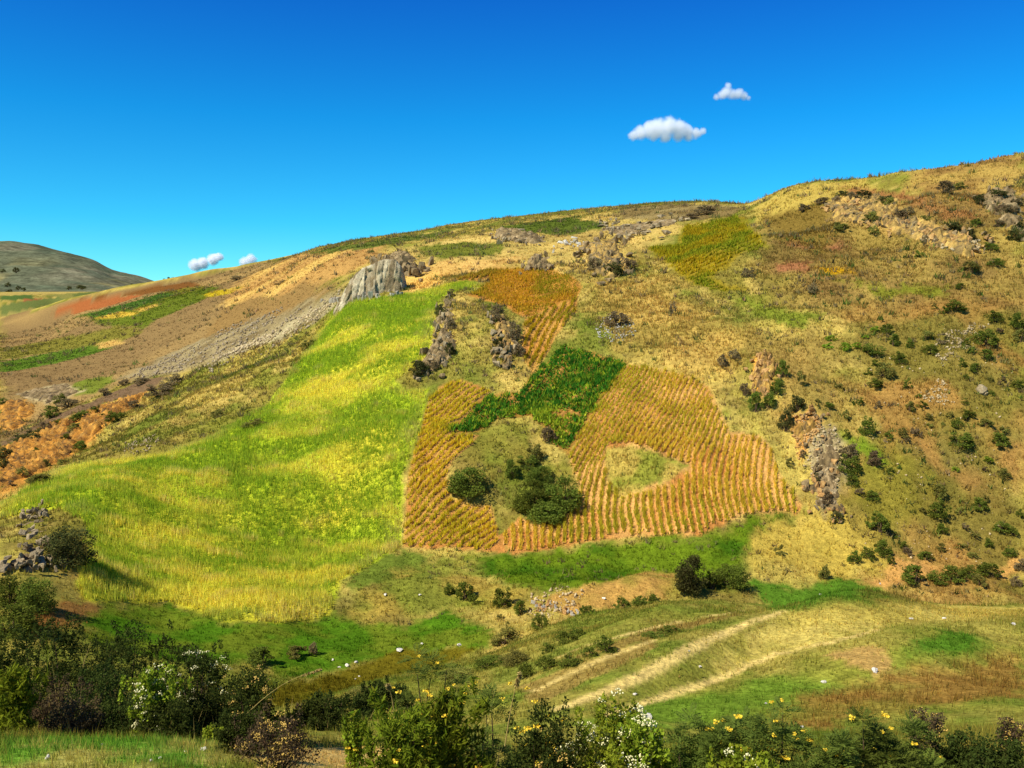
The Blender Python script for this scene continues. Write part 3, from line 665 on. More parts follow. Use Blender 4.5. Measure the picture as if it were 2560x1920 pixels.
crop_rows('ochre_crop_field', 'large crop field of curving green rows on orange soil around a grassy island', CROP_C, c_curve, .6,
          Wc[:, 0].min() - 14, Wc[:, 0].max() + 2, Wc[:, 1].min() - 1, Wc[:, 1].max() + 1, plant=((192,180,48), (226,194,62)), soil=(198,148,88),
          holes=(ISLAND,), ph=.38, pw=.09, cl=.085, nb=7, spread=.07, seed=41, fleck=.4)
# ------------------------------------------------------------------ stones and outcrops
def hull(pts):
    bm = bmesh.new()
    for p in pts: bm.verts.new(p)
    bmesh.ops.convex_hull(bm, input=bm.verts)
    bm.verts.ensure_lookup_table()
    for v in [v for v in bm.verts if not v.link_faces]: bm.verts.remove(v)
    bm.normal_update(); return bm
def stone_mesh(name, seed, n=15, sq=(1, .8, .6)):
    r = np.random.default_rng(seed); p = r.normal(0, 1, (n, 3)); p /= np.linalg.norm(p, axis=1)[:, None]
    p *= r.uniform(.8, 1.1, (n, 1)); p = p * np.array(sq) * .5
    bm = hull(p); me = bpy.data.meshes.new(name); bm.to_mesh(me); bm.free(); return me
M_WHITE = rock_mat('pale_limestone', (160,150,126), (222,214,190), 6)
M_GREY = rock_mat('grey_rock', (112,94,66), (182,162,120), 2.5)
M_DULL = rock_mat('dull_scree', (112,96,70), (176,156,120), 1.2)
M_PALE = rock_mat('pale_scree_stone', (150,126,82), (210,188,140), 1.5)
M_STONE = rock_mat('white_stone', (220,206,176), (252,244,224), 5)
M_OCHRE = rock_mat('ochre_rock', (150,108,60), (206,164,98), 2.0)
M_BROWN = rock_mat('brown_rock', (100,82,54), (168,142,96), 2.2)
STONES = [stone_mesh('stone_%d' % i, 700 + i, 13 + i % 4) for i in range(8)]
SV = []
for me in STONES:
    v = np.empty(len(me.vertices) * 3); me.vertices.foreach_get('co', v); v = v.reshape(-1, 3)
    f = np.array([list(p.vertices) for p in me.polygons]); SV.append((v, f))
for me in STONES: me.materials.append(M_STONE)
def rotmats(r, n):
    q = r.normal(0, 1, (n, 4)); q /= np.linalg.norm(q, axis=1)[:, None]; w, x, y, z = q.T
    return np.stack([1-2*(y*y+z*z), 2*(x*y-z*w), 2*(x*z+y*w), 2*(x*y+z*w), 1-2*(x*x+z*z), 2*(y*z-x*w), 2*(x*z-y*w), 2*(y*z+x*w), 1-2*(x*x+y*y)], 1).reshape(n, 3, 3)
def scree(name, label, poly, n, smin, smax, mat, seed, dmin=0.0, power=2.0, lift=.2, warp=1.2):
    """many loose stones lying on the land, one mass"""
    r = np.random.default_rng(seed); W = to_world(poly, dmin); lo, hi = W.min(0), W.max(0); P = []
    while sum(map(len, P)) < n:
        q = np.stack([r.uniform(lo[0], hi[0], n * 2), r.uniform(lo[1], hi[1], n * 2)], 1)
        s = max(hi - lo) * .08
        qw = q + np.stack([fbm(q[:, 0] / (s * 2), q[:, 1] / (s * 2), seed), fbm(q[:, 0] / (s * 2), q[:, 1] / (s * 2), seed + 5)], 1) * s * warp
        P.append(q[inside(qw, W) & (r.uniform(-.6, .5, len(q)) < fbm(q[:, 0] / s, q[:, 1] / s, seed + 9) + .25)])
    P = np.concatenate(P)[:n]; z = hgt(P[:, 0], P[:, 1]); sz = smin + (smax - smin) * r.uniform(0, 1, n) ** power
    R = rotmats(r, n); Vs, Fs = [], []; nv = 0
    for i in range(n):
        v, f = SV[i % len(SV)]
        Vs.append(v @ R[i].T * sz[i] + [P[i, 0], P[i, 1], z[i] + sz[i] * lift]); Fs.append(f + nv); nv += len(v)
    o = link(name, mesh_np(name, np.concatenate(Vs), np.concatenate(Fs)), mat)
    return tag(o, label, 'stones', kind='stuff')
scree('scree', 'grey scree streaming down below the pale rock face', [(300,950),(529,840),(814,742),(838,763),(773,824),(610,877),(509,918),(366,946)], 2600, .12, .7, M_DULL, 801, power=3, warp=2.5)
scree('pale_scree', 'band of whitish stones along the lower edge of the grey scree', [(509,918),(610,869),(814,763),(814,788),(692,845),(590,885)], 1000, .12, .7, M_PALE, 802, power=3, warp=3)
scree('gully_rubble', 'pale stones spilling down the scarp beside the orange rows', [(2030,1080),(2075,1060),(2105,1120),(2112,1200),(2090,1260),(2060,1305),(2040,1220),(2010,1150)], 520, .1, .5, M_PALE, 803, power=3)
scree('scarp_rubble', 'tan rubble under the small overhang on the hillside', [(1975,1050),(2045,1040),(2050,1075),(2000,1150),(1985,1120)], 280, .12, .5, M_OCHRE, 804)
scree('white_stone_run', 'long run of white stones among the shrubs of the right slope', [(2400,815),(2460,808),(2500,815),(2440,845),(2380,880),(2400,905),(2360,925),(2340,890),(2355,860)], 380, .1, .45, M_PALE, 805, warp=2.5, power=3)
scree('white_stone_patch', 'small patch of white stones lower on the shrubby slope', [(2330,960),(2350,945),(2375,990),(2350,1020),(2310,1000)], 130, .1, .4, M_PALE, 806, warp=2.5)
scree('lichen_stones', 'whitish stones ringing a grey bush on the middle slope', [(1485,820),(1520,790),(1580,790),(1592,830),(1560,858),(1510,856)], 300, .1, .45, M_WHITE, 807)
scree('field_corner_stones', 'cluster of grey stones on the dry ground above the grain field', [(310,1105),(360,1085),(405,1095),(380,1130),(325,1135)], 160, .12, .45, M_GREY, 808)
scree('bank_stones', 'loose tan and white stones on the eroded bank below the pasture', [(1330,1490),(1400,1470),(1460,1480),(1430,1530),(1360,1550),(1320,1530)], 150, .08, .4, M_PALE, 809, dmin=50)
scree('ridge_stones', 'stones strewn along the eroded cliff band high on the slope', [(2240,545),(2330,558),(2450,600),(2440,640),(2360,622),(2260,585)], 420, .15, .8, M_PALE, 810)
scree('orange_bank_stones', 'stony rubble along the orange eroded bank', [(0,1130),(122,1072),(244,1022),(360,985),(340,1005),(250,1060),(150,1120),(0,1200)], 260, .12, .6, M_OCHRE, 811, power=3)
scree('slope_stones', 'scattered small pale stones over the shrubby right slope', [(2080,900),(2560,800),(2560,1420),(2160,1440),(2110,1200)], 260, .08, .34, M_PALE, 812, power=3)
def block_mesh(name, seed, seg=10, lev=6, taper=.75, ribs=.16, lump=.22):
    """a weathered standing block: stacked uneven rings, cracked vertically"""
    r = np.random.default_rng(seed); V = []; ang = np.linspace(0, 2 * math.pi, seg, endpoint=False)
    pr = 1 + r.uniform(-1, 1, seg) * ribs * 1.6; top = 1 + r.uniform(-.16, .12, seg)
    for k in range(lev):
        t = k / (lev - 1); rad = .5 * (1 - (1 - taper) * t ** 1.5) * pr * (1 + r.uniform(-1, 1, seg) * lump * .55)
        if k == lev - 1: rad = rad * .72
        z = t * (top if k >= lev - 2 else 1) + (r.uniform(-.03, .03, seg) if 0 < k else 0)
        V.append(np.stack([np.cos(ang) * rad + .06 * math.sin(k * 1.7 + seed), np.sin(ang) * rad, z * np.ones(seg)], 1))
    V = np.concatenate(V); fs = []
    for k in range(lev - 1):
        for j in range(seg):
            a = k * seg + j; b = k * seg + (j + 1) % seg; fs.append([a, b, b + seg]); fs.append([a, b + seg, a + seg])
    V = np.vstack([V, [[0, 0, V[-seg:, 2].mean() * 1.02]]]); n = len(V) - 1
    for j in range(seg): fs.append([(lev - 1) * seg + j, (lev - 1) * seg + (j + 1) % seg, n])
    return mesh_np(name, V, np.array(fs))
RIBS = [block_mesh('rib_%d' % i, 900 + i, 9, 7, .8, .22, .25) for i in range(6)]
def crag_mesh(name, seed, n=13, sq=(1, .8, 1.0)):
    """an angular split block, base at zero"""
    r = np.random.default_rng(seed); p = r.uniform(-1, 1, (n, 3)); m = np.abs(p).max(1, keepdims=True); p = p / m ** .75 * np.array(sq) * .5; p[:, 2] += .42
    bm = hull(p); me = bpy.data.meshes.new(name); bm.to_mesh(me); bm.free(); return me
BLOCKS = [crag_mesh('block_%d' % i, 930 + i, 12 + i % 4) for i in range(10)]
SLABS = [crag_mesh('slab_%d' % i, 960 + i, 14 + i % 3, (1, .8, 1.1)) for i in range(8)]
def with_mat(mesh_list, mat, suffix):
    res = []
    for me in mesh_list:
        c_ = me.copy(); c_.name = me.name + suffix; c_.materials.clear(); c_.materials.append(mat); res.append(c_)
    return res
def crag_mat(name):
    m, n, l = nodes_of(name); out = n.new('ShaderNodeOutputMaterial'); b = n.new('ShaderNodeBsdfPrincipled'); b.inputs['Roughness'].default_value = .92; b.inputs['Specular IOR Level'].default_value = .12
    at = n.new('ShaderNodeAttribute'); at.attribute_name = 'cover'; tc = n.new('ShaderNodeTexCoord'); src = at.outputs['Color']
    for sc_, a0, a1 in ((1.3, .62, 1.3), (6.0, .7, 1.25)):
        nz = n.new('ShaderNodeTexNoise'); nz.inputs['Scale'].default_value = sc_; nz.inputs['Detail'].default_value = 5; nz.inputs['Roughness'].default_value = .7
        mr = n.new('ShaderNodeMapRange'); mr.inputs[1].default_value = .3; mr.inputs[2].default_value = .7; mr.inputs[3].default_value = a0; mr.inputs[4].default_value = a1
        mx = n.new('ShaderNodeVectorMath'); mx.operation = 'SCALE'; l.new(tc.outputs['Object'], nz.inputs['Vector']); l.new(nz.outputs[0], mr.inputs[0]); l.new(src, mx.inputs[0]); l.new(mr.outputs[0], mx.inputs[3]); src = mx.outputs[0]
    l.new(src, b.inputs['Base Color']); nz = n.new('ShaderNodeTexNoise'); nz.inputs['Scale'].default_value = 5; nz.inputs['Detail'].default_value = 6; nz.inputs['Roughness'].default_value = .75
    bp = n.new('ShaderNodeBump'); bp.inputs['Strength'].default_value = .8; bp.inputs['Distance'].default_value = .2
    l.new(tc.outputs['Object'], nz.inputs['Vector']); l.new(nz.outputs[0], bp.inputs['Height']); l.new(bp.outputs[0], b.inputs['Normal']); l.new(b.outputs[0], out.inputs[0]); return m
M_CRAG = crag_mat('broken_bedrock')
PAL = {'brown': ((122,102,66), (150,126,82), (94,78,52), (176,150,104)), 'earth': ((214,150,58), (196,132,48), (168,112,44), (222,164,72), (104,78,46), (88,68,44), (150,106,50)), 'ochre': ((208,162,76), (182,136,60), (142,110,56), (222,180,92), (116,92,54)), 'grey': ((168,152,116), (130,114,82), (194,178,138), (104,90,64)),
       'mixed': ((208,168,84), (146,120,70), (94,80,52), (186,152,84), (86,74,50), (198,156,76)), 'pale': ((182,164,124), (152,132,94), (204,188,148), (122,104,72))}
class Facets:
    """split points of a plane into irregular blocks; rnd(k) gives a steady random number for each point's block"""
    def __init__(s, P, size, seed, stretch=(1, 1)):
        st = np.array(stretch) * size; Q = P / st; I = np.floor(Q); s.seed = seed
        d1 = np.full(len(Q), 1e9); d2 = d1.copy(); s.ix = np.zeros(len(Q)); s.iy = np.zeros(len(Q)); s.off = np.zeros((len(Q), 2))
        for a in (-1, 0, 1):
            for b in (-1, 0, 1):
                cx, cy = I[:, 0] + a, I[:, 1] + b; ox = Q[:, 0] - cx - _hash(cx, cy, seed); oy = Q[:, 1] - cy - _hash(cx, cy, seed + 1)
                d = ox * ox + oy * oy; m = d < d1; d2 = np.where(m, d1, np.minimum(d2, d)); d1 = np.where(m, d, d1)
                s.ix[m] = cx[m]; s.iy[m] = cy[m]; s.off[m, 0] = ox[m] * st[0]; s.off[m, 1] = oy[m] * st[1]
        s.crack = np.sqrt(d2) - np.sqrt(d1)
    def rnd(s, k): return _hash(s.ix, s.iy, s.seed + 10 + k)
    def tilt(s, amt): return ((s.rnd(1) - .5) * s.off[:, 0] + (s.rnd(2) - .5) * s.off[:, 1]) * amt
    def pick(s, pal, k): return pal[(s.rnd(k) * len(pal)).astype(int).clip(0, len(pal) - 1)]
def crag(root, poly, pal, amp, size, seed, res=.16, dmin=0.0, fwd=.5, lift=.55):
    """bedrock breaking through the slope: tilted blocks with cracks between, sinking into the turf at its rim"""
    amp *= .4; size *= .75; r = np.random.default_rng(seed); W = to_world(poly, dmin); lo, hi = W.min(0) - .6, W.max(0) + .6
    gx = np.arange(lo[0], hi[0], res); gy = np.arange(lo[1], hi[1], res); X, Y = np.meshgrid(gx, gy); P = np.stack([X.ravel(), Y.ravel()], 1)
    Pw = P + np.stack([fbm(P[:, 0] / 1.5, P[:, 1] / 1.5, seed, 3), fbm(P[:, 0] / 1.5, P[:, 1] / 1.5, seed + 4, 3)], 1) * 1.6
    d = edge_dist(Pw, W); sd = np.where(inside(Pw, W), d, -d); fade = sstep(-.1, min(1.2, (hi - lo).min() * .22), sd)
    A = Facets(P, size, seed * 3, (1, 1.4)); B = Facets(P, size * .38, seed * 3 + 50, (1, 1.2))
    hz = .6 * A.rnd(0) + A.tilt(1.1) / size + .75 * B.rnd(0) + B.tilt(2.4) / size - .4 * (1 - sstep(0, .14, A.crack)) - .35 * (1 - sstep(0, .16, B.crack))
    up = amp * fade * np.maximum(hz + lift * .5, -.2) - .25 * (1 - fade) - .05; z = hgt(P[:, 0], P[:, 1]) + up
    V = np.stack([P[:, 0] + .1 * fbm(P[:, 0] * 3, P[:, 1] * 3, 5), P[:, 1] - np.maximum(up, 0) * fwd, z], 1)
    pc = np.array([lin(v) for v in PAL[pal]]); col = A.pick(pc, 5) * .4 + B.pick(pc, 6) * .6
    ny, nx = X.shape; q = np.arange((ny - 1) * nx).reshape(ny - 1, nx)[:, :-1].ravel(); Fq = np.stack([q, q + 1, q + 1 + nx, q + nx], 1); Fq = Fq[(fade[Fq] > .0).any(1)]
    used = np.unique(Fq); mp = np.zeros(len(V), int); mp[used] = np.arange(len(used))
    o = link('rock_mass', mesh_np('rock_mass', V[used] - np.array(root.location), mp[Fq], col[used]), M_CRAG, root); return o
def outcrop(name, label, spots, meshes, part='rock', seed=1, dmin=0.0, tilt=.3, sink=.3, cat='rock outcrop', split=6, raise_=.3):
    """spots: (px, base py, width px, height px): one block each, standing on the land"""
    r = random.Random(seed)
    if split:                                   # each spot breaks into a few unequal blocks
        spots = [(px + r.gauss(0, w * .5), py + r.gauss(0, w * .3), w * r.uniform(.22, .62), min(h, w) * r.uniform(.3, .8)) for px, py, w, h in spots for _ in range(split)]
    pts = cast([s[0] for s in spots], [s[1] for s in spots], dmin)
    ctr = pts.mean(0); root = empty(name, ctr, label, cat)
    for (px, py, w, h), p in zip(spots, pts):
        s = p[1] / F; o = link(part, r.choice(meshes), None, root, Vector(p - ctr) - Vector((0, -w * s * .3, h * s * sink - (raise_ * r.uniform(.4, 1.5) if split else 0))))
        o.scale = (w * s, w * s * r.uniform(.8, 1.2), h * s * (1 + sink)); o.rotation_euler = (r.uniform(-tilt, tilt), r.uniform(-tilt, tilt), r.uniform(0, 6.28))
    return root
M_CLIFF = rock_mat('fluted_grey_cliff', (120,106,84), (206,194,166), 1.1, (1, 1, .22), .9, .14)
RIB_C = with_mat(SLABS, M_CLIFF, '_cliff'); BL_G = with_mat(BLOCKS, M_GREY, '_grey'); BL_O = with_mat(BLOCKS, M_OCHRE, '_ochre'); BL_B = with_mat(BLOCKS, M_BROWN, '_brown'); BL_W = with_mat(BLOCKS, M_WHITE, '_white')
_oc = outcrop
def rock_face(name, label, base, top, mat, seed, lean=1.4, flute=.8, nu=150, nv=26):
    """a fluted face: base and top lines in the photograph, leaning back and closed down behind into the slope"""
    bx = np.linspace(base[0][0], base[-1][0], nu); by = np.interp(bx, [p[0] for p in base], [p[1] for p in base]); ty = np.interp(bx, [p[0] for p in top], [p[1] for p in top])
    ty = ty + 2 * fbm(bx / 7, bx * 0 + seed, seed, 3); D = np.median(cast(bx, by)[:, 1]); az, e = ray(bx, by); eT = ray(bx, ty)[1]
    P0 = np.stack([az * D, np.full(nu, D)], 1); h = np.maximum((eT - e) * D, .15); g = hgt(P0[:, 0], P0[:, 1]); V = []
    x = P0[:, 0]; big = fbm(x / 4, x * 0 + 9, seed + 3, 2); r = np.random.default_rng(seed)
    tv = np.linspace(0, 1, nv); QX, QT = np.meshgrid(x, tv * 8); Q = np.stack([QX.ravel(), QT.ravel()], 1); A = Facets(Q, .85, seed, (1, 4.5)); B = Facets(Q, .5, seed + 40, (1, 1.6))
    blk = (A.rnd(0) + A.tilt(1.0) - .6 * (1 - sstep(0, .2, A.crack)) + .45 * B.rnd(0) + B.tilt(.8)).reshape(nv, nu)
    pcl = np.array([lin(v) for v in PAL['pale']]); fcol = A.pick(pcl, 5) * .6 + B.pick(pcl, 6) * .4
    for k in range(nv):
        t = k / (nv - 1)
        if t <= .75:
            v = t / .75; up = np.minimum(1, v) ** .9; back = lean * v ** 1.6 + .25 * fbm(x / .8, x * 0 + v * 2.2, seed + 7, 3) + (v * 7 % 1) * .12
            z = g - 1.2 + (h + 1.2) * up
        else:
            v = (t - .75) / .25; back = lean + v * 6; z = g + h + v * .2 * h - v * v * (h * 1.2 + .5) + np.maximum(0, hgt(x, P0[:, 1] + lean + 6) - g) * v * v
        out = (blk[k] * flute + big * .5) * (1 if t < .75 else 1 - v)
        V.append(np.stack([x + .12 * fbm(x / .5, x * 0 + k * .35, seed + 11, 2), P0[:, 1] - out + back, z], 1))
    V = np.concatenate(V); i_ = np.arange((nv - 1) * nu).reshape(nv - 1, nu)[:, :-1].ravel(); ctr = V.mean(0)
    root = empty(name, ctr, label, 'rock outcrop')
    link('rock_face', mesh_np(name, V - ctr, np.stack([i_, i_ + 1, i_ + 1 + nu, i_ + nu], 1), fcol), mat, root); return root
rr = random.Random(5)
face = rock_face('pale_rock_face', 'pale fluted rock face standing above the top of the grain field', [(775,752),(850,758),(930,750),(1006,740)],
    [(775,750),(820,739),(848,716),(868,692),(898,672),(938,662),(984,660),(998,674),(1003,698),(1006,738)], M_CRAG, 17, lean=2.0, flute=.34)
fc = np.array(face.location)
for k in range(44):
    px = rr.uniform(800, 1004); p = cast1(px, 760 - (px - 850) * .12 if px > 850 else 757); sz = p[1] / F * rr.uniform(7, 17)
    o = link('rock', rr.choice(RIB_C), None, face, Vector(p - fc) - Vector((0, -.4, sz * .3))); o.scale = (sz, sz, sz * rr.uniform(.8, 2.2)); o.rotation_euler = (rr.uniform(-.2, .2), rr.uniform(-.2, .2), rr.uniform(0, 6))
_r = outcrop('grey_dome_rock', 'dark grey rounded rock behind the pale fluted face', [(975,676,50,38),(1000,668,60,46),(1022,678,44,40),(1035,688,30,22),(1000,690,50,30),(960,668,40,28)], BL_B, 'rock', 12)
crag(_r, [(955,680),(968,650),(995,628),(1025,632),(1040,660),(1050,690),(1010,692)], 'brown', 1.6, 1.6, 2173, res=.25)
fin1 = [(1116,752,20,18),(1108,775,20,20),(1102,800,20,24),(1104,825,24,24),(1106,850,30,24),(1098,870,28,26),(1112,880,24,22),(1090,895,34,26),(1075,912,40,30),(1058,925,40,26),(1040,940,36,22),(1070,938,34,22),(1098,918,26,22),(1122,862,20,18)]
_r = outcrop('rock_fin', 'dark rocky fin curving down beside the bright grain field', fin1, BL_B + BL_G, 'rock', 13, dmin=70)
crag(_r, [(1116,736),(1140,745),(1132,800),(1138,860),(1128,900),(1095,940),(1030,950),(1028,935),(1070,885),(1092,840),(1094,790)], 'brown', 1.0, 0.9, 2178, dmin=70)
fin2 = [(1236,800,24,22),(1244,820,22,20),(1252,842,28,24),(1262,865,30,24),(1248,880,30,22),(1262,900,38,26),(1246,912,34,24),(1276,886,24,24),(1268,845,22,30),(1240,862,20,16)]
_r = outcrop('rock_rib_outcrop', 'grey and tan rock rib on the dry hump above the potato patch', fin2, BL_B + BL_O + BL_G, 'rock', 14, dmin=70)
crag(_r, [(1226,785),(1260,780),(1290,820),(1300,880),(1290,915),(1245,925),(1232,880),(1240,840)], 'mixed', 1.0, 0.9, 2201, dmin=70)
_r = outcrop('knoll_rock', 'brown rocks under dry bushes on the knoll below the skyline', [(1480,660,40,24),(1510,650,50,30),(1540,660,46,28),(1500,680,40,26),(1530,690,44,26),(1560,676,30,20),(1490,625,44,20),(1520,618,50,20),(1462,640,28,16)], BL_B, 'rock', 15)
crag(_r, [(1465,660),(1470,625),(1510,605),(1545,620),(1580,660),(1575,690),(1530,698),(1490,690)], 'mixed', 1.6, 1.4, 2159, res=.2)
_r = outcrop('shelf_rock', 'long low grey rock shelf beneath the dark upper pasture', [(1250,592,30,14),(1270,596,34,16),(1295,600,34,14),(1320,604,36,14),(1345,606,34,12),(1240,588,22,10)], BL_G, 'rock', 16)
crag(_r, [(1235,590),(1250,575),(1290,580),(1345,590),(1370,605),(1330,612),(1260,602)], 'brown', 1.8, 2.2, 2148, res=.35)
outcrop('cream_boulder', 'cream coloured boulder on the upper slope', [(1432,612,34,18),(1418,616,20,10),(1452,612,20,10)], BL_W, 'rock', 17, raise_=0)
_r = outcrop('ridge_rock', 'grey rocks with a cream patch along the upper slope', [(1545,590,30,16),(1565,585,34,18),(1590,582,30,14),(1610,574,40,14),(1650,566,44,14),(1690,560,40,12),(1510,570,34,10),(1535,560,30,10)], BL_G, 'rock', 18)
crag(_r, [(1500,575),(1560,560),(1620,555),(1700,550),(1690,562),(1620,575),(1590,590),(1545,592)], 'brown', 0.9, 1.6, 2159, res=.35)
_r = outcrop('tawny_rock', 'dark bushy rock above the rounded ochre field', [(1340,672,30,26),(1355,668,34,30),(1318,672,20,18),(1365,680,24,16)], BL_B, 'rock', 19)
crag(_r, [(1305,675),(1318,650),(1350,622),(1372,650),(1372,680),(1340,680)], 'brown', 1.2, 1.2, 2137, res=.2)
_r = outcrop('ochre_scarp', 'upright ochre scarp among shrubs above the orange rows', [(1900,905,26,18),(1918,900,26,20),(1902,925,24,28),(1922,922,28,30),(1900,950,26,32),(1920,948,28,34),(1908,975,26,34),(1896,985,22,26),(1925,968,20,22),(1912,998,20,18)], BL_O, 'rock', 20)
crag(_r, [(1885,900),(1920,888),(1942,905),(1945,960),(1925,1000),(1900,1010),(1880,980)], 'ochre', 1.6, 0.9, 2157)
_r = outcrop('scarp_rock', 'brown ledge over the tan rubble on the right hillside', [(2010,1052,26,14),(2030,1046,30,16),(2050,1050,24,16),(1995,1058,20,12),(2042,1066,20,14)], BL_O + BL_B, 'rock', 21)
crag(_r, [(1970,1065),(2000,1040),(2055,1035),(2065,1060),(2040,1085),(2000,1110),(1980,1130)], 'ochre', 1.2, 0.8, 2155)
_r = outcrop('gully_rock', 'grey broken rocks along the lower scarp beside the orange rows', [(2045,1140,30,22),(2060,1170,32,24),(2045,1200,30,34),(2040,1230,34,36),(2045,1260,32,30),(2070,1235,34,24),(2080,1200,30,20),(2055,1110,26,18),(2062,1290,30,20),(2100,1290,26,24),(2085,1310,24,16)], BL_B + BL_O + BL_G, 'rock', 22, raise_=.15)
crag(_r, [(2040,1085),(2080,1060),(2105,1120),(2115,1200),(2110,1300),(2060,1310),(2035,1250),(2030,1180),(2010,1150)], 'brown', 0.7, 0.7, 2179)
band = []
for i in range(26):
    t = i / 25; band.append((2080 + 370 * t + rr.uniform(-8, 8), 520 + 105 * t + rr.uniform(-12, 14), rr.uniform(22, 40), rr.uniform(14, 26)))
_r = outcrop('cliff_band', 'broken ochre cliff band slanting across the high right slope', band, BL_O + BL_B, 'rock', 23)
crag(_r, [(2060,505),(2130,490),(2230,495),(2250,540),(2340,555),(2455,600),(2450,650),(2370,630),(2290,600),(2220,585),(2150,560),(2080,560)], 'mixed', 1.5, 1.2, 2203, res=.24)
_r = outcrop('summit_rock', 'dark rocks at the top edge of the right slope', [(2480,500,34,18),(2510,505,36,20),(2540,520,40,24),(2530,490,30,16),(2550,545,34,22),(2470,520,24,12),(2555,590,36,20)], BL_B, 'rock', 24)
crag(_r, [(2440,490),(2500,470),(2560,480),(2570,620),(2520,570),(2460,520)], 'brown', 1.1, 1.2, 2144, res=.24)
_r = outcrop('field_edge_outcrop', 'grey stony knob with a dark bush on the lower corner of the grain field', [(90,1285,30,24),(75,1300,34,22),(100,1295,24,30),(60,1320,36,20),(90,1350,40,22),(70,1370,44,26),(100,1390,40,30),(120,1400,38,34),(80,1410,44,28),(50,1420,40,26),(110,1430,38,26),(20,1430,46,28),(130,1370,30,24)], BL_G, 'rock', 25, dmin=44)
crag(_r, [(60,1290),(100,1270),(118,1300),(110,1340),(140,1400),(125,1450),(60,1450),(0,1450),(20,1400),(60,1350)], 'brown', 0.7, 0.8, 2231, dmin=44)
outcrop('bank_boulder', 'tan boulders piled on the eroded bank among stones', [(1340,1520,22,17),(1362,1522,24,20),(1375,1512,22,16),(1352,1530,20,12),(1418,1535,22,26),(1430,1540,20,18),(1445,1545,18,12)], BL_O + BL_W, 'rock', 26, dmin=50, cat='boulders', raise_=0)
_r = empty('orange_bank', cast1(150, 1090), 'orange eroded earth bank cut by a dark gully at the edge of the grain field', 'earth bank')
crag(_r, [(0,1128),(122,1070),(244,1022),(362,985),(348,1003),(285,1048),(203,1118),(120,1170),(0,1235)], 'earth', 1.5, 1.0, 2501, res=.3)
_r = empty('upper_orange_bank', cast1(40, 1050), 'small orange bank above the brown lane at the left edge', 'earth bank')
crag(_r, [(0,1010),(60,1000),(90,1030),(60,1065),(0,1085)], 'earth', 1.2, 1.1, 2502, res=.35)
_r = empty('layered_ledge', cast1(110, 990), 'pale layered ledge above the orange banks', 'rock outcrop')
crag(_r, [(40,988),(150,962),(200,978),(120,1012)], 'brown', 1.2, 1.8, 2503, res=.35)
outcrop('grey_boulder', 'big blue grey boulder alone on the shrubby right slope', [(2455,985,30,24),(2446,980,18,16),(2464,990,16,12)], BL_G, 'rock', 27, cat='boulder', split=0)

def stone(px, py, w, label, group=None, dmin=0.0, hfac=.7, k=[0]):
    k[0] += 1; p = cast1(px, py, dmin); s = p[1] / F * w
    o = link('white_stone', STONES[k[0] % len(STONES)], None, None, (p[0], p[1], p[2] + s * .17))
    o.scale = (s, s * .9, s * hfac * 1.4); o.rotation_euler = (0, 0, k[0] * 1.3); tag(o, label, 'stone', group)
    return o
for px, py, w, lab, dm in (
    (2187,1680,26,'large white stone on the grass beside the bare patch and rusty grass',0), (2058,1708,18,'cream stone lying in green grass below the bare patch',0),
    (2534,1563,16,'white stone at the end of the upper track on the pale ridge',0), (2278,1550,16,'flat whitish stone on the bare ridge top',0), (2360,1548,14,'small flat stone further along the bare ridge top',0),
    (1622,1795,26,'long pale stone on the grass above the white flowering bush',0), (1588,1738,14,'white stone on the green strip between two tracks',0), (1537,1770,12,'small white stone at the lower edge of the green strip',0),
    (1750,1670,12,'bluish stone on the brown grass between the tracks',0), (1915,1760,10,'small white stone above the thorny shrubs',0), (1722,1628,8,'tiny pale stone on the main track',0),
    (1000,1630,22,'rounded tan boulder at the top of the brown gully grass',44), (1148,1617,16,'white stone on the green pasture above the near ridge',44), (1055,1611,10,'small white stone on the pasture near the tan boulder',44),
    (890,1658,14,'white stone topping the cluster beside the brown gully',44), (868,1666,16,'flat cream stone left of the cluster beside the brown gully',44), (848,1670,10,'small cream stone at the end of the cluster by the gully',44), (832,1652,10,'yellowish stone at the green edge above the gully cluster',44),
    (898,1692,8,'lone small stone low in the brown gully grass',44), (888,1700,7,'tiny stone low in the brown gully grass',44),
    (118,1897,24,'large cream stone on the green grass at the lower corner',0), (510,1878,24,'cream stone at the foot of the dark thicket',0), (378,1903,14,'white stone in the grass near the lower edge',0), (255,1864,12,'small pale stone at the grass edge under the thicket',0), (400,1897,12,'pale stone beside the white stone near the lower edge',0), (465,1880,12,'half hidden grey stone at the foot of the thicket',0),
    (30,1573,14,'white stone below the big dark bushes at the edge of the valley',40), (2005,1820,16,'tan stone behind the thorny yellow flowered shrub',0),
    (1510,1500,14,'dark boulder alone on the green below the pasture',50), (963,1490,12,'pale stone by the small red hollow',50), (1050,1490,10,'pair stone on the dry bank near the red hollow',50),
    (2200,1462,9,'pale stone at the start of the orange footpath',50), (2050,1488,9,'pale stone on the green below the footpath',50),
):
    stone(px, py, w, lab, dmin=dm)
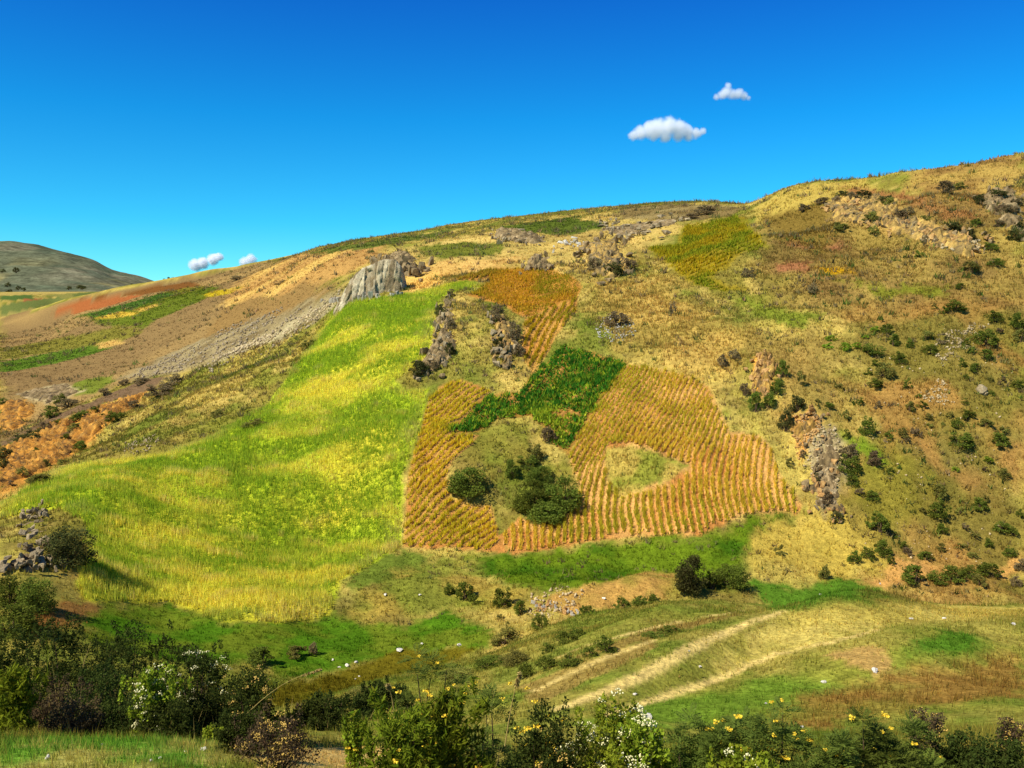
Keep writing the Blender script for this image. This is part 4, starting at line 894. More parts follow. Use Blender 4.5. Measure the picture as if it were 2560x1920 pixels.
# ------------------------------------------------------------------ shrubs
def leaf_cloud(r, clumps, per, size, elong=1.6, shell=.55, up=.35):
    """leaf-sized rhombic faces gathered in clumps: returns V (n*4,3), F quads, tint (n*4,3)"""
    C, R = clumps; n = len(C) * per; ci = np.repeat(np.arange(len(C)), per)
    d = r.normal(0, 1, (n, 3)); d /= np.linalg.norm(d, axis=1)[:, None]
    rad = R[ci] * (shell + (1 - shell) * r.uniform(0, 1, n) ** .5) * r.uniform(.75, 1.25, n)
    P = C[ci] + d * rad[:, None] * np.array([1, 1, .85]); P[:, 2] = np.maximum(P[:, 2], .01)
    t = r.normal(0, 1, (n, 3)) + d * .6; t[:, 2] += up; t /= np.linalg.norm(t, axis=1)[:, None]
    b = np.cross(t, r.normal(0, 1, (n, 3))); b /= np.linalg.norm(b, axis=1)[:, None] + 1e-9
    L = size * r.uniform(.6, 1.3, n)[:, None]; Wd = L / elong
    V = np.empty((n, 4, 3)); V[:, 0] = P - t * L * .5; V[:, 1] = P + b * Wd * .5; V[:, 2] = P + t * L * .5; V[:, 3] = P - b * Wd * .5
    tint = (.95 + .3 * r.normal(0, 1, len(C)))[ci].clip(.5, 1.7) * (1 + .22 * r.normal(0, 1, n)).clip(.4, 1.8)
    c_ = np.repeat(tint[:, None] * (1 + .07 * r.normal(0, 1, (n, 3))), 4, 0)
    return V.reshape(-1, 3), np.arange(n * 4).reshape(-1, 4), c_
def dome_clumps(r, n, rmin, rmax, lobes=False, low=.1):
    C = []; L = [(r.uniform(-.2, .2), r.uniform(-.2, .2), r.uniform(.22, .42), r.uniform(.55, 1.0)) for _ in range(int(r.integers(2, 6)))] if lobes else [(0, 0, .44, 1.0)]
    L[0] = (L[0][0] * .4, L[0][1] * .4, .4 if lobes else .44, 1.0)
    while len(C) < n:
        p = r.uniform(-.5, .5, 3); p[2] = r.uniform(low, 1)
        q = min(((p[0] - a) / b_) ** 2 + ((p[1] - c_) / b_) ** 2 + ((p[2] - .35 * h_) / (.6 * h_)) ** 2 for a, c_, b_, h_ in L)
        if q < 1 and q > .15: C.append(p)
    C = np.array(C); return C, r.uniform(rmin, rmax, n)
def twigs(r, C, base_r=.03, seg=5):
    """tapered stems from the foot of the shrub up into the clumps"""
    V, Fc = [], []; nv = 0
    for c_ in C:
        a = np.array([c_[0] * .12, c_[1] * .12, -.08]); b = c_ * np.array([.55, .55, .5]) + r.normal(0, .03, 3); e = c_
        for p, q, r0, r1 in ((a, b, base_r, base_r * .6), (b, e, base_r * .6, base_r * .2)):
            ax = q - p; ax /= np.linalg.norm(ax) + 1e-9; s1 = np.cross(ax, [.3, .7, .2]); s1 /= np.linalg.norm(s1); s2 = np.cross(ax, s1)
            ang = np.linspace(0, 2 * math.pi, seg, endpoint=False)[:, None]; ring = np.cos(ang) * s1 + np.sin(ang) * s2
            V += [p + ring * r0, q + ring * r1]
            for j in range(seg): Fc.append([nv + j, nv + (j + 1) % seg, nv + seg + (j + 1) % seg, nv + seg + j])
            nv += 2 * seg
    return np.concatenate(V), np.array(Fc)
PROTO = {}
TYPES = {'g': (118,130,48), 'd': (152,132,90), 'o': (150,146,68), 'b': (152,176,52), 'k': (102,102,52)}
M_SHRUB = {k: veg_mat('shrub_leaves_' + k, base=v, trans=.4, objvar=.22) for k, v in TYPES.items()}
def protos():
    for lod, (nc, per, size, n) in {'s': (16, 46, .11, 8), 'm': (30, 72, .075, 8), 'l': (56, 110, .048, 6)}.items():
        for v in range(n):
            r = np.random.default_rng(1000 + v * 7 + len(lod) * 13 + ord(lod))
            C, R = dome_clumps(r, nc, .07 if lod != 'l' else .1, .19, lobes=lod != 'l' or v > 3, low=.1 if lod != 'l' else .04)
            V, Fq, cc = leaf_cloud(r, (C, R), per, size)
            PROTO[lod, v] = mesh_np('shrub_foliage_%s%d' % (lod, v), V, Fq, cc); PROTO[lod, v].materials.append(M_SHRUB['g'])
            tv, tf = twigs(r, C[:9 if lod != 's' else 4]); me = mesh_np('shrub_stems_%s%d' % (lod, v), tv, tf); me.materials.append(M_BARK); PROTO[lod, v, 'stem'] = me
protos()
SHRUBS = []
def foliage(name, lod, v, t, parent):
    o = link(name, PROTO[lod, v], None, parent); o.material_slots[0].link = 'OBJECT'; o.material_slots[0].material = M_SHRUB[t]; return o
def crop_list(ox, oy, sc_, items, dmin=0.0):
    for it in items:
        zx, zy, zw, zh, t = it
        SHRUBS.append((ox + zx / sc_, oy + zy / sc_, zw / sc_, zh / sc_, t, dmin))
crop_list(2060, 750, 4.424, [(1480,120,200,120,'g'),(1320,165,90,100,'g'),(1225,110,60,50,'g'),(1890,245,180,120,'g'),(710,380,150,120,'g'),(560,370,100,70,'b'),(70,460,120,80,'b'),
 (50,545,100,70,'b'),(240,570,120,80,'b'),(355,535,100,70,'b'),(560,610,260,110,'g'),(450,430,90,50,'b'),(760,510,140,110,'g'),(950,530,90,90,'g'),(1130,450,130,110,'o'),(1300,490,110,130,'d'),
 (1170,610,170,120,'g'),(840,720,150,130,'g'),(560,740,110,80,'g'),(490,840,100,80,'g'),(670,860,200,150,'o'),(560,970,160,100,'g'),(920,1000,100,110,'g'),(1780,530,260,210,'g'),(1560,510,110,90,'g'),
 (1940,380,90,70,'d'),(2130,330,160,150,'g'),(2170,480,160,130,'o'),(1780,650,150,90,'g'),(1640,600,100,70,'g'),(1680,820,130,100,'g'),(1540,760,100,100,'g'),(1580,890,80,90,'g'),(1840,900,80,60,'o'),
 (1970,915,90,70,'d'),(2130,975,150,90,'g'),(170,990,110,60,'o'),(400,1175,90,90,'g'),(60,1210,110,90,'g'),(590,1220,80,100,'d'),(240,1340,110,110,'o'),(460,1490,160,180,'g'),(250,1535,90,90,'g'),
 (720,1540,110,100,'g'),(870,1540,120,130,'o'),(1010,1510,110,130,'d'),(920,1590,90,80,'d'),(1080,1200,100,80,'g'),(940,1240,120,90,'o'),(1160,1320,100,60,'o'),(1170,1410,90,60,'o'),(1320,1390,60,60,'o'),
 (1480,1420,130,90,'g'),(1590,1330,130,130,'g'),(1390,1310,90,60,'o'),(1550,1160,90,70,'g'),(1510,1640,230,180,'g'),(1960,1640,200,140,'g'),(1990,1490,110,110,'o'),(1790,1410,140,90,'o'),(1040,1090,80,60,'g'),(1850,1060,80,50,'g')])
crop_list(2060, 1100, 4.424, [(290,210,190,190,'d'),(260,360,200,170,'g'),(310,510,150,140,'g'),(580,310,180,170,'d'),(730,385,100,80,'g'),(390,620,110,80,'d'),(530,660,160,90,'g'),(610,1040,210,230,'g'),
 (1250,870,210,210,'g'),(1270,640,170,150,'o'),(1730,800,160,150,'g'),(1785,680,80,70,'o'),(1460,360,90,70,'b'),(1820,270,110,80,'b'),(1990,430,130,100,'o'),(1780,360,70,60,'d'),(780,1080,80,70,'g'),
 (340,1370,140,150,'g'),(500,1330,130,130,'g'),(650,1290,190,170,'g'),(740,1400,100,110,'g'),(880,1220,110,90,'g'),(930,1280,120,90,'d'),(1120,1340,170,90,'g'),(1320,1050,130,110,'g'),(1560,1000,80,70,'d'),
 (1650,1080,110,80,'o'),(1300,1240,110,90,'o'),(1480,1200,90,60,'o'),(1560,1210,90,60,'o'),(1950,1020,150,110,'g'),(2090,1060,120,100,'g'),(1830,1200,120,90,'g'),(2040,1290,130,110,'g'),(2180,870,90,100,'g'),
 (1640,1300,120,60,'o'),(1000,1620,260,190,'g'),(1280,1600,200,130,'g'),(1450,1580,220,160,'g'),(1640,1540,200,140,'g'),(1820,1520,220,180,'g'),(2180,1460,140,160,'d'),(1730,1620,160,110,'o'),(2120,1620,120,110,'d'),
 (20,1540,100,150,'o'),(1500,820,120,70,'o'),(1080,800,100,60,'o')], 50)
crop_list(1800, 850, 3.456, [(300,640,130,150,'g'),(420,590,120,120,'g'),(480,480,110,120,'g'),(510,410,90,60,'g'),(540,330,110,140,'g'),(130,180,90,90,'d'),(660,640,150,130,'k'),(560,800,120,180,'k'),(700,400,80,120,'o'),
 (850,550,60,50,'o'),(720,1030,60,70,'d'),(600,1100,80,80,'o'),(210,480,110,100,'d'),(20,240,90,100,'d'),(930,1430,110,110,'d'),(1000,1580,90,90,'k'),(830,1230,70,90,'k')])
crop_list(900, 850, 1.843, [(500,715,170,130,'g'),(785,800,150,150,'g'),(935,795,180,170,'g'),(855,845,190,110,'g'),(705,640,80,70,'g'),(772,600,90,60,'g'),(830,665,140,90,'g'),(870,470,70,60,'d'),(800,560,80,70,'o')])
crop_list(1660, 1350, 2.458, [(160,320,230,240,'k'),(290,310,120,100,'g'),(420,300,200,160,'g'),(710,100,55,65,'o'),(985,245,65,90,'o'),(1150,380,70,60,'o'),(1250,370,60,50,'o')], 50)
crop_list(800, 1350, 2.458, [(800,330,70,70,'g'),(900,370,110,100,'g'),(955,400,60,60,'g'),(1125,410,120,120,'g'),(1230,470,80,90,'g'),(1350,560,100,110,'g'),(1105,490,50,40,'o'),(1155,540,40,40,'o'),(1130,650,170,110,'o'),
 (1860,440,90,90,'g'),(1960,430,120,90,'g'),(2060,400,120,50,'g'),(1640,460,80,70,'g')], 50)
crop_list(800, 1350, 2.458, [(1390,690,110,70,'g'),(1520,640,150,90,'g'),(1585,600,80,70,'g'),(1760,690,120,90,'g'),(1660,720,90,70,'g'),(1200,770,180,110,'o'),(1050,790,200,90,'g'),
 (850,880,200,110,'o'),(1400,800,160,100,'g'),(1530,770,130,60,'g'),(1270,850,110,100,'g'),(2050,600,150,50,'g'),(2150,580,150,60,'g'),(250,1010,200,110,'o'),(60,1060,140,70,'g'),(420,960,160,70,'o')])
crop_list(0, 1200, 2.304, [(1510,1080,160,120,'g'),(1700,1030,110,90,'o'),(1800,1010,60,70,'d'),(400,490,260,220,'k'),(80,900,240,220,'g'),(210,770,220,220,'g'),(60,720,180,180,'g'),(210,210,60,60,'d')], 40)
crop_list(0, 560, 2.458, [(360,1110,80,60,'g'),(320,1190,90,70,'g'),(420,1130,120,60,'d'),(490,1220,110,70,'g'),(20,1110,70,40,'g'),(1330,1195,80,50,'o'),(580,1180,60,50,'g'),(620,1200,60,40,'o'),(210,1330,120,50,'k'),
 (490,1390,90,60,'g'),(230,1425,50,50,'g'),(700,1220,80,60,'g'),(760,1190,50,30,'g'),(830,1130,70,50,'d'),(980,1060,160,80,'d'),(1050,1010,120,70,'d'),(240,1600,150,60,'o'),(380,1480,80,40,'o'),(1460,345,90,30,'d'),
 (1720,375,80,30,'d'),(1900,770,110,60,'o'),(640,1060,80,50,'d'),(760,1000,90,40,'d'),(860,990,90,40,'d'),(1570,1250,140,50,'o')])
crop_list(1400, 400, 1.907, [(170,530,90,60,'d'),(250,555,100,60,'k'),(325,530,70,50,'d'),(1160,250,50,40,'d'),(1990,310,50,30,'g'),(2050,430,80,30,'g'),(1960,540,90,60,'o'),(2080,510,70,40,'g'),(1710,470,40,40,'g'),(1910,620,50,30,'g'),
 (1900,140,60,30,'o'),(2180,390,60,60,'k'),(1830,165,90,50,'d'),(270,800,110,80,'d'),(540,740,40,50,'d'),(1395,200,60,40,'d'),(1570,230,70,40,'o'),(1330,330,50,30,'o'),(1500,360,50,40,'o'),(1660,260,60,40,'d'),(2110,250,70,30,'d'),(2190,220,60,40,'d'),
 (700,265,110,40,'d'),(620,285,80,30,'d'),(900,560,50,40,'d'),(1210,640,60,50,'d')])
crop_list(1400, 400, 1.907, [(1250,215,70,35,'d'),(1350,190,80,40,'k'),(1450,195,90,45,'k'),(1540,215,90,45,'k'),(1480,300,70,40,'o'),(1620,290,70,40,'d'),(1740,310,60,40,'o'),(1880,340,90,45,'k'),(1960,380,60,50,'k'),(1350,340,80,35,'o'),(2000,210,60,40,'k'),(2080,190,90,40,'k'),(2150,260,80,40,'d'),(2190,330,50,40,'k'),(2090,320,50,30,'d')])
crop_list(640, 480, 2.458, [(1200,650,60,50,'d'),(1130,760,70,70,'k'),(1200,850,70,60,'d'),(1190,1010,70,70,'k'),(1010,1130,120,80,'k'),(1090,1090,90,60,'d'),(1490,800,90,90,'d'),(1590,930,90,130,'d'),(1500,960,70,60,'k'),(1620,1020,80,90,'d')], 70)
crop_list(0, 930, 2.91, [(40,620,120,60,'k'),(150,500,130,50,'k'),(250,470,110,60,'k'),(20,720,90,80,'k'),(330,420,80,50,'d'),(440,390,90,50,'g'),(550,440,110,70,'o'),(620,340,90,60,'g'),(700,300,80,50,'k'),(330,690,90,60,'o'),(170,760,110,60,'o'),(260,810,110,60,'o'),(480,520,80,60,'g'),(90,830,70,40,'d'),(770,350,90,50,'g'),(860,330,80,40,'g')])
# landmarks that any label can be tied to (where each stands in the photograph)
LAND = [('the pale fluted rock face',930,700),('the dark rocky fin',1100,850),('the grey rock rib',1258,850),('the potato patch',1350,960),('the rounded ochre field',1330,720),('the olive field',1760,640),
 ('the ochre scarp',1912,950),('the brown scarp ledge',2025,1055),('the grey scarp rocks',2060,1220),('the ochre cliff band',2260,570),('the white stone run',2400,860),('the small white stone patch',2350,985),('the big grey boulder',2455,985),
 ('the summit rocks',2520,520),('the grassy island in the rows',1610,1175),('the slanting golden rows',1080,1200),('the stony field knob',80,1370),('the tan boulders',1380,1520),('the orange eroded bank',180,1080),('the orange footpath',2270,1430),
 ('the red hollow',1000,1480),('the main track',1680,1650),('the rock shelf',1290,600),('the bushy knoll rocks',1515,660),('the ringed whitish stones',1540,825),('the grey scree',600,850),('the tan gully boulder',1000,1630),('the green pasture strip',1600,1400),('the near ridge crest',2200,1505)]
TW = {'g': 'dark green', 'd': 'dry brown', 'o': 'olive', 'b': 'bright green', 'k': 'blackish green'}
ORD = ['', 'second ', 'third ', 'fourth ', 'fifth ', 'sixth ', 'seventh ', 'eighth ', 'ninth ', 'tenth ']
def build_shrubs():
    keys = {}
    for i, (px, py, w, h, t, dm) in enumerate(SHRUBS):
        cy = py - h / 2; L = min(LAND, key=lambda q: (q[1] - px) ** 2 + (q[2] - cy) ** 2); d = math.hypot(L[1] - px, L[2] - cy)
        dx, dy = px - L[1], cy - L[2]
        where = 'on' if d < 22 else ('above' if dy < 0 else 'below') if abs(dy) > abs(dx) else 'beside'
        if where == 'beside': where = 'to the left of' if dx < 0 else 'to the right of'
        size = 'large' if w > 75 else 'medium sized' if w > 34 else 'small'
        keys.setdefault((size, t, where, L[0]), []).append((d, i))
    lab = {}
    for (size, t, where, name), m in keys.items():
        m.sort()
        for k, (d, i) in enumerate(m):
            o = '' if len(m) == 1 else ORD[k] + 'nearest ' if k else 'nearest '
            lab[i] = '%s%s %s shrub %s %s' % (o, size, TW[t], where, name)
    pts = {}
    for dm in {s[5] for s in SHRUBS}:
        ii = [i for i, s in enumerate(SHRUBS) if s[5] == dm]; q = cast([SHRUBS[i][0] for i in ii], [SHRUBS[i][1] - SHRUBS[i][3] * .06 for i in ii], dm)
        for i, p in zip(ii, q): pts[i] = p
    r = random.Random(3)
    for i, (px, py, w, h, t, dm) in enumerate(SHRUBS):
        p = pts[i]; s = p[1] / F; lod = 'l' if w > 70 else 'm' if w > 26 else 's'; v = r.randrange(4 if lod == 'l' else 8)
        grp = 'shrubs on the near slope' if p[1] < 48 else 'shrubs of the hillside'
        e = empty('shrub', p - np.array([0, 0, .05]), lab[i], 'shrub', grp)
        e.scale = (w * s * 1.12, w * s * 1.12 * r.uniform(.75, 1.15), h * s * (r.uniform(.92, 1.02) if w > 60 else r.uniform(.95, 1.25))); e.rotation_euler = (0, 0, r.uniform(0, 6.28))
        foliage('foliage', lod, v, t, e)
        if lod != 's': link('stems', PROTO[lod, v, 'stem'], None, e)
build_shrubs()

# far small trees on the plain and the skyline
def far_trees():
    r = random.Random(9)
    spots = [(412,708,14,12),(424,706,12,13),(432,707,14,14),(442,706,10,10),(352,718,14,8),(362,718,16,9),(374,716,14,9),(330,718,8,9),(18,716,14,10),(40,680,16,12),(24,735,18,12),(205,722,26,9),(172,723,14,8),(5,680,14,8),(45,724,12,10),(60,726,12,8)]
    names = ['on the distant skyline dip', 'at the foot of the far hill', 'low on the slope of the far hill']
    for k, (px, py, w, h) in enumerate(spots):
        az, e = ray(px, py)
        D = 640.0 if px > 400 else 1630.0
        p = np.array([az * D, D, e * D]); s = D / F
        pos = ['first', 'second', 'third', 'fourth'][k] + ' dark tree from the left on the skyline dip beyond the fields' if k < 4 else None
        labs = ['tree nearest the skyline dip along the foot of the far hill', 'second tree from the skyline dip at the foot of the far hill', 'third tree from the skyline dip at the foot of the far hill', 'small isolated tree left of the trees below the far hill end',
                'dark tree at the far left foot of the far hill', 'dark tree part way up the far hill', 'rounded tree on the plain edge below the far hill', 'broad dark grove tree in the middle of the plain edge', 'small tree beside the broad grove tree on the plain edge', 'tree high at the left border of the far hill', 'second tree from the left along the plain edge', 'third tree from the left along the plain edge']
        root = empty('distant_tree', p - np.array([0, 0, h * s * .1]), pos or labs[k - 4], 'tree', 'trees beyond the fields')
        root.scale = (w * s, w * s, h * s * 1.15); root.rotation_euler = (0, 0, r.uniform(0, 6))
        foliage('crown', 'm', k % 5, 'k', root); link('trunk', PROTO['m', k % 5, 'stem'], None, root)
far_trees()
# ------------------------------------------------------------------ foreground bushes
M_FINE = veg_mat('thicket_leaves', base=(74,84,34), trans=.35, objvar=.15)
M_BROWNF = veg_mat('dead_leaves', base=(100,84,56), trans=.2, objvar=.15)
M_LANCE = veg_mat('lance_leaves', base=(126,140,36), trans=.4, objvar=.1)
M_BROAD = veg_mat('yellowgreen_leaves', base=(146,160,44), trans=.35, objvar=.1)
M_ACAC = veg_mat('pinnate_leaves', base=(112,126,50), trans=.4, objvar=.12)
M_STRAW = veg_mat('dry_stalk', base=(184,160,92), trans=.2)
def plain(name, c_, rough=.7):
    m, n, l = nodes_of(name); o = n.new('ShaderNodeOutputMaterial'); b = n.new('ShaderNodeBsdfPrincipled'); b.inputs['Roughness'].default_value = rough; b.inputs['Specular IOR Level'].default_value = .2
    nz = n.new('ShaderNodeTexNoise'); nz.inputs['Scale'].default_value = 40; cr = n.new('ShaderNodeValToRGB'); cr.color_ramp.elements[0].position = .3; cr.color_ramp.elements[1].position = .7
    cr.color_ramp.elements[0].color = (*(lin(c_) * .7), 1); cr.color_ramp.elements[1].color = (*lin(c_), 1)
    tc = n.new('ShaderNodeTexCoord'); l.new(tc.outputs['Object'], nz.inputs[0]); l.new(nz.outputs[0], cr.inputs[0]); l.new(cr.outputs[0], b.inputs['Base Color']); l.new(b.outputs[0], o.inputs[0]); return m
M_FWHITE = plain('cream_petals', (252,242,176)); M_FYEL = plain('yellow_petals', (250,214,60)); M_FTAN = plain('seed_heads', (214,176,84))
def flower_mesh(name, seed, n, size, spread, mat):
    """a loose head of small blossoms"""
    r = np.random.default_rng(seed); V, Fc = [], []; nv = 0
    for i in range(n):
        v, f = SV[i % len(SV)]; c_ = r.normal(0, 1, 3) * spread * np.array([1, 1, .6]); s = size * r.uniform(.7, 1.3)
        V.append(v @ rotmats(r, 1)[0].T * s + c_); Fc.append(f + nv); nv += len(v)
    me = mesh_np(name, np.concatenate(V), np.concatenate(Fc)); me.materials.append(mat); return me
def petal_mesh(name, seed, n, mat, L=.035, spread=.05):
    r = np.random.default_rng(seed); V, Fq, cc = leaf_cloud(r, (np.zeros((1, 3)), np.array([spread])), n * 4, L, 1.3, .4, .3)
    me = mesh_np(name, V, Fq); me.materials.append(mat); return me
FL_W = [flower_mesh('cream_head_%d' % i, 1200 + i, 13, .026, .026, M_FWHITE) for i in range(4)]
FL_Y = [petal_mesh('yellow_head_%d' % i, 1220 + i, 7, M_FYEL) for i in range(4)]
FL_T = [flower_mesh('seed_head_%d' % i, 1240 + i, 12, .022, .026, M_FTAN) for i in range(4)]
def pinnate(r, C, R, per, size):
    """ferny sprays: a rib with paired leaflets, several per clump"""
    C = np.repeat(C, per, 0); R = np.repeat(R, per); n = len(C); un = lambda v: v / (np.linalg.norm(v, axis=-1, keepdims=True) + 1e-9)
    d = r.normal(0, 1, (n, 3)); d[:, 2] = np.abs(d[:, 2]) * .6 - .1; d = un(d); p0 = C + d * R[:, None] * .3; L = size * r.uniform(.7, 1.3, n)
    s_ = un(np.cross(d, [0, 0, 1.0])); u = np.cross(s_, d); tint = (1 + .25 * r.normal(0, 1, n)) * (1 + .2 * np.sin(C[:, 0] * 9)); V, T = [], []
    for j in range(7):
        t = (j + .5) / 7; q = p0 + d * (L * t)[:, None]; q[:, 2] -= .25 * L * t * t
        for sd in (-1, 1):
            ll = (L * .30 * math.sin(math.pi * (.15 + .8 * t)))[:, None]; e = un(s_ * sd * .85 + d * .5); wv = d * ll * .2 + u * ll * r.uniform(-.1, .1, (n, 1))
            V.append(np.stack([q, q + e * ll * .5 + wv, q + e * ll, q + e * ll * .5 - wv], 1)); T.append(np.repeat(np.maximum(.4, tint + .1 * r.normal(0, 1, n)), 4))
    V = np.concatenate(V).reshape(-1, 3); T = np.concatenate(T); return V, np.arange(len(V)).reshape(-1, 4), T[:, None] * np.ones((1, 3))
def stalk_blades(r, n, h, spread, w):
    P = np.stack([r.normal(0, spread, n), r.normal(0, spread, n), np.zeros(n)], 1)
    V, c_ = blades(P, np.full(n, h), np.full(n, w), np.ones((n, 3)), 1, 0, .55, r, jit=.2); return V, tri_faces(len(V)), c_
def bush(name, label, px, topy, wpx, D, style, seed, flowers=None, nf=0, hmin=.5, group=None, drop=0.0, grass=0, dens=1.0, cat='bush', fl_top=.6, ypos=None):
    r = np.random.default_rng(seed); az, e = ray(px, topy); X = az * D; g = float(hgt(np.array([X]), np.array([D]))[0]) - drop
    top = e * D; h = max(hmin, top - g); w = wpx / F * D
    root = empty(name, (X, D, g), label, cat, group)
    sc3 = np.array([w, w * .8, h])
    nc = {'fine': 46, 'brown': 40, 'lance': 34, 'broad': 34, 'acacia': 20}[style]
    C, R = dome_clumps(r, nc, .1, .2, low=.05)
    C = C + r.normal(0, .02, C.shape)
    C[:, 2] *= 1 + .25 * r.normal(0, 1, len(C)) * (C[:, 2] > .6); C[:, 2] = C[:, 2].clip(.05, 1.08)
    mean = (w * w * h) ** (1 / 3)
    if style in ('fine', 'brown', 'broad', 'lance'):
        size = {'fine': .035, 'brown': .035, 'broad': .045, 'lance': .10}[style]; per = int({'fine': 160, 'brown': 100, 'broad': 130, 'lance': 90}[style] * dens); el = {'fine': 1.8, 'brown': 2.2, 'broad': 1.7, 'lance': 4.5}[style]
        size *= max(1, D / 12); V, Fq, cc = leaf_cloud(r, (C * sc3, R * mean), per, size, el, .35, .6)
        m = {'fine': M_FINE, 'brown': M_BROWNF, 'broad': M_BROAD, 'lance': M_LANCE}[style]
        # ragged upright shoots above the dome
        n2 = 26; sx = r.normal(0, .26, n2) * w; sy = r.normal(0, .2, n2) * w; sz = h * r.uniform(.72, 1.12, n2)
        sC = np.concatenate([np.stack([sx, sy, sz - k * .06], 1) for k in range(3)]); v2, f2, c2 = leaf_cloud(r, (sC, np.full(len(sC), .05)), 16, size, el, .2, .9)
        V = np.concatenate([V, v2]); Fq = np.concatenate([Fq, f2 + len(V) - len(v2)]); cc = np.concatenate([cc, c2])
    else:
        C2 = np.concatenate([C, C[:10] * [1.05, 1.05, 1.12]]); V, Fq, cc = pinnate(r, C2 * sc3, np.full(len(C2), .16 * mean), int(22 * dens), .17); m = M_ACAC
    link('foliage', mesh_np(name + '_foliage', V, Fq, cc), m, root)
    tv, tf = twigs(r, C[:16], .018); me = mesh_np(name + '_stems', tv * sc3, tf); link('stems', me, M_BARK, root)
    if grass:
        V, Fq, cc = stalk_blades(r, grass, h * .9, w * .3, .012); _o = link('dry_stalks', mesh_np(name + '_stalks', V, Fq, cc), M_STRAW, root); _o['kind'] = 'stuff'
    if flowers:
        for k in range(nf):
            c_ = C[r.integers(len(C))] * sc3; d = r.normal(0, 1, 3); d[2] = abs(d[2]) + .5; d[1] -= .6; d /= np.linalg.norm(d)
            p = c_ + d * R.mean() * mean * 1.25
            if p[2] < h * (1 - fl_top): p[2] = h * r.uniform(1 - fl_top, 1)
            o = link('flower_head', flowers[k % len(flowers)], None, root, p); s = r.uniform(.45, .9) * (1.0 if flowers is FL_Y else 1.5); o['kind'] = 'stuff'; o.scale = (s, s, s); o.rotation_euler = (0, 0, r.uniform(0, 6))
    return root
G1 = 'bushes along the near bank'
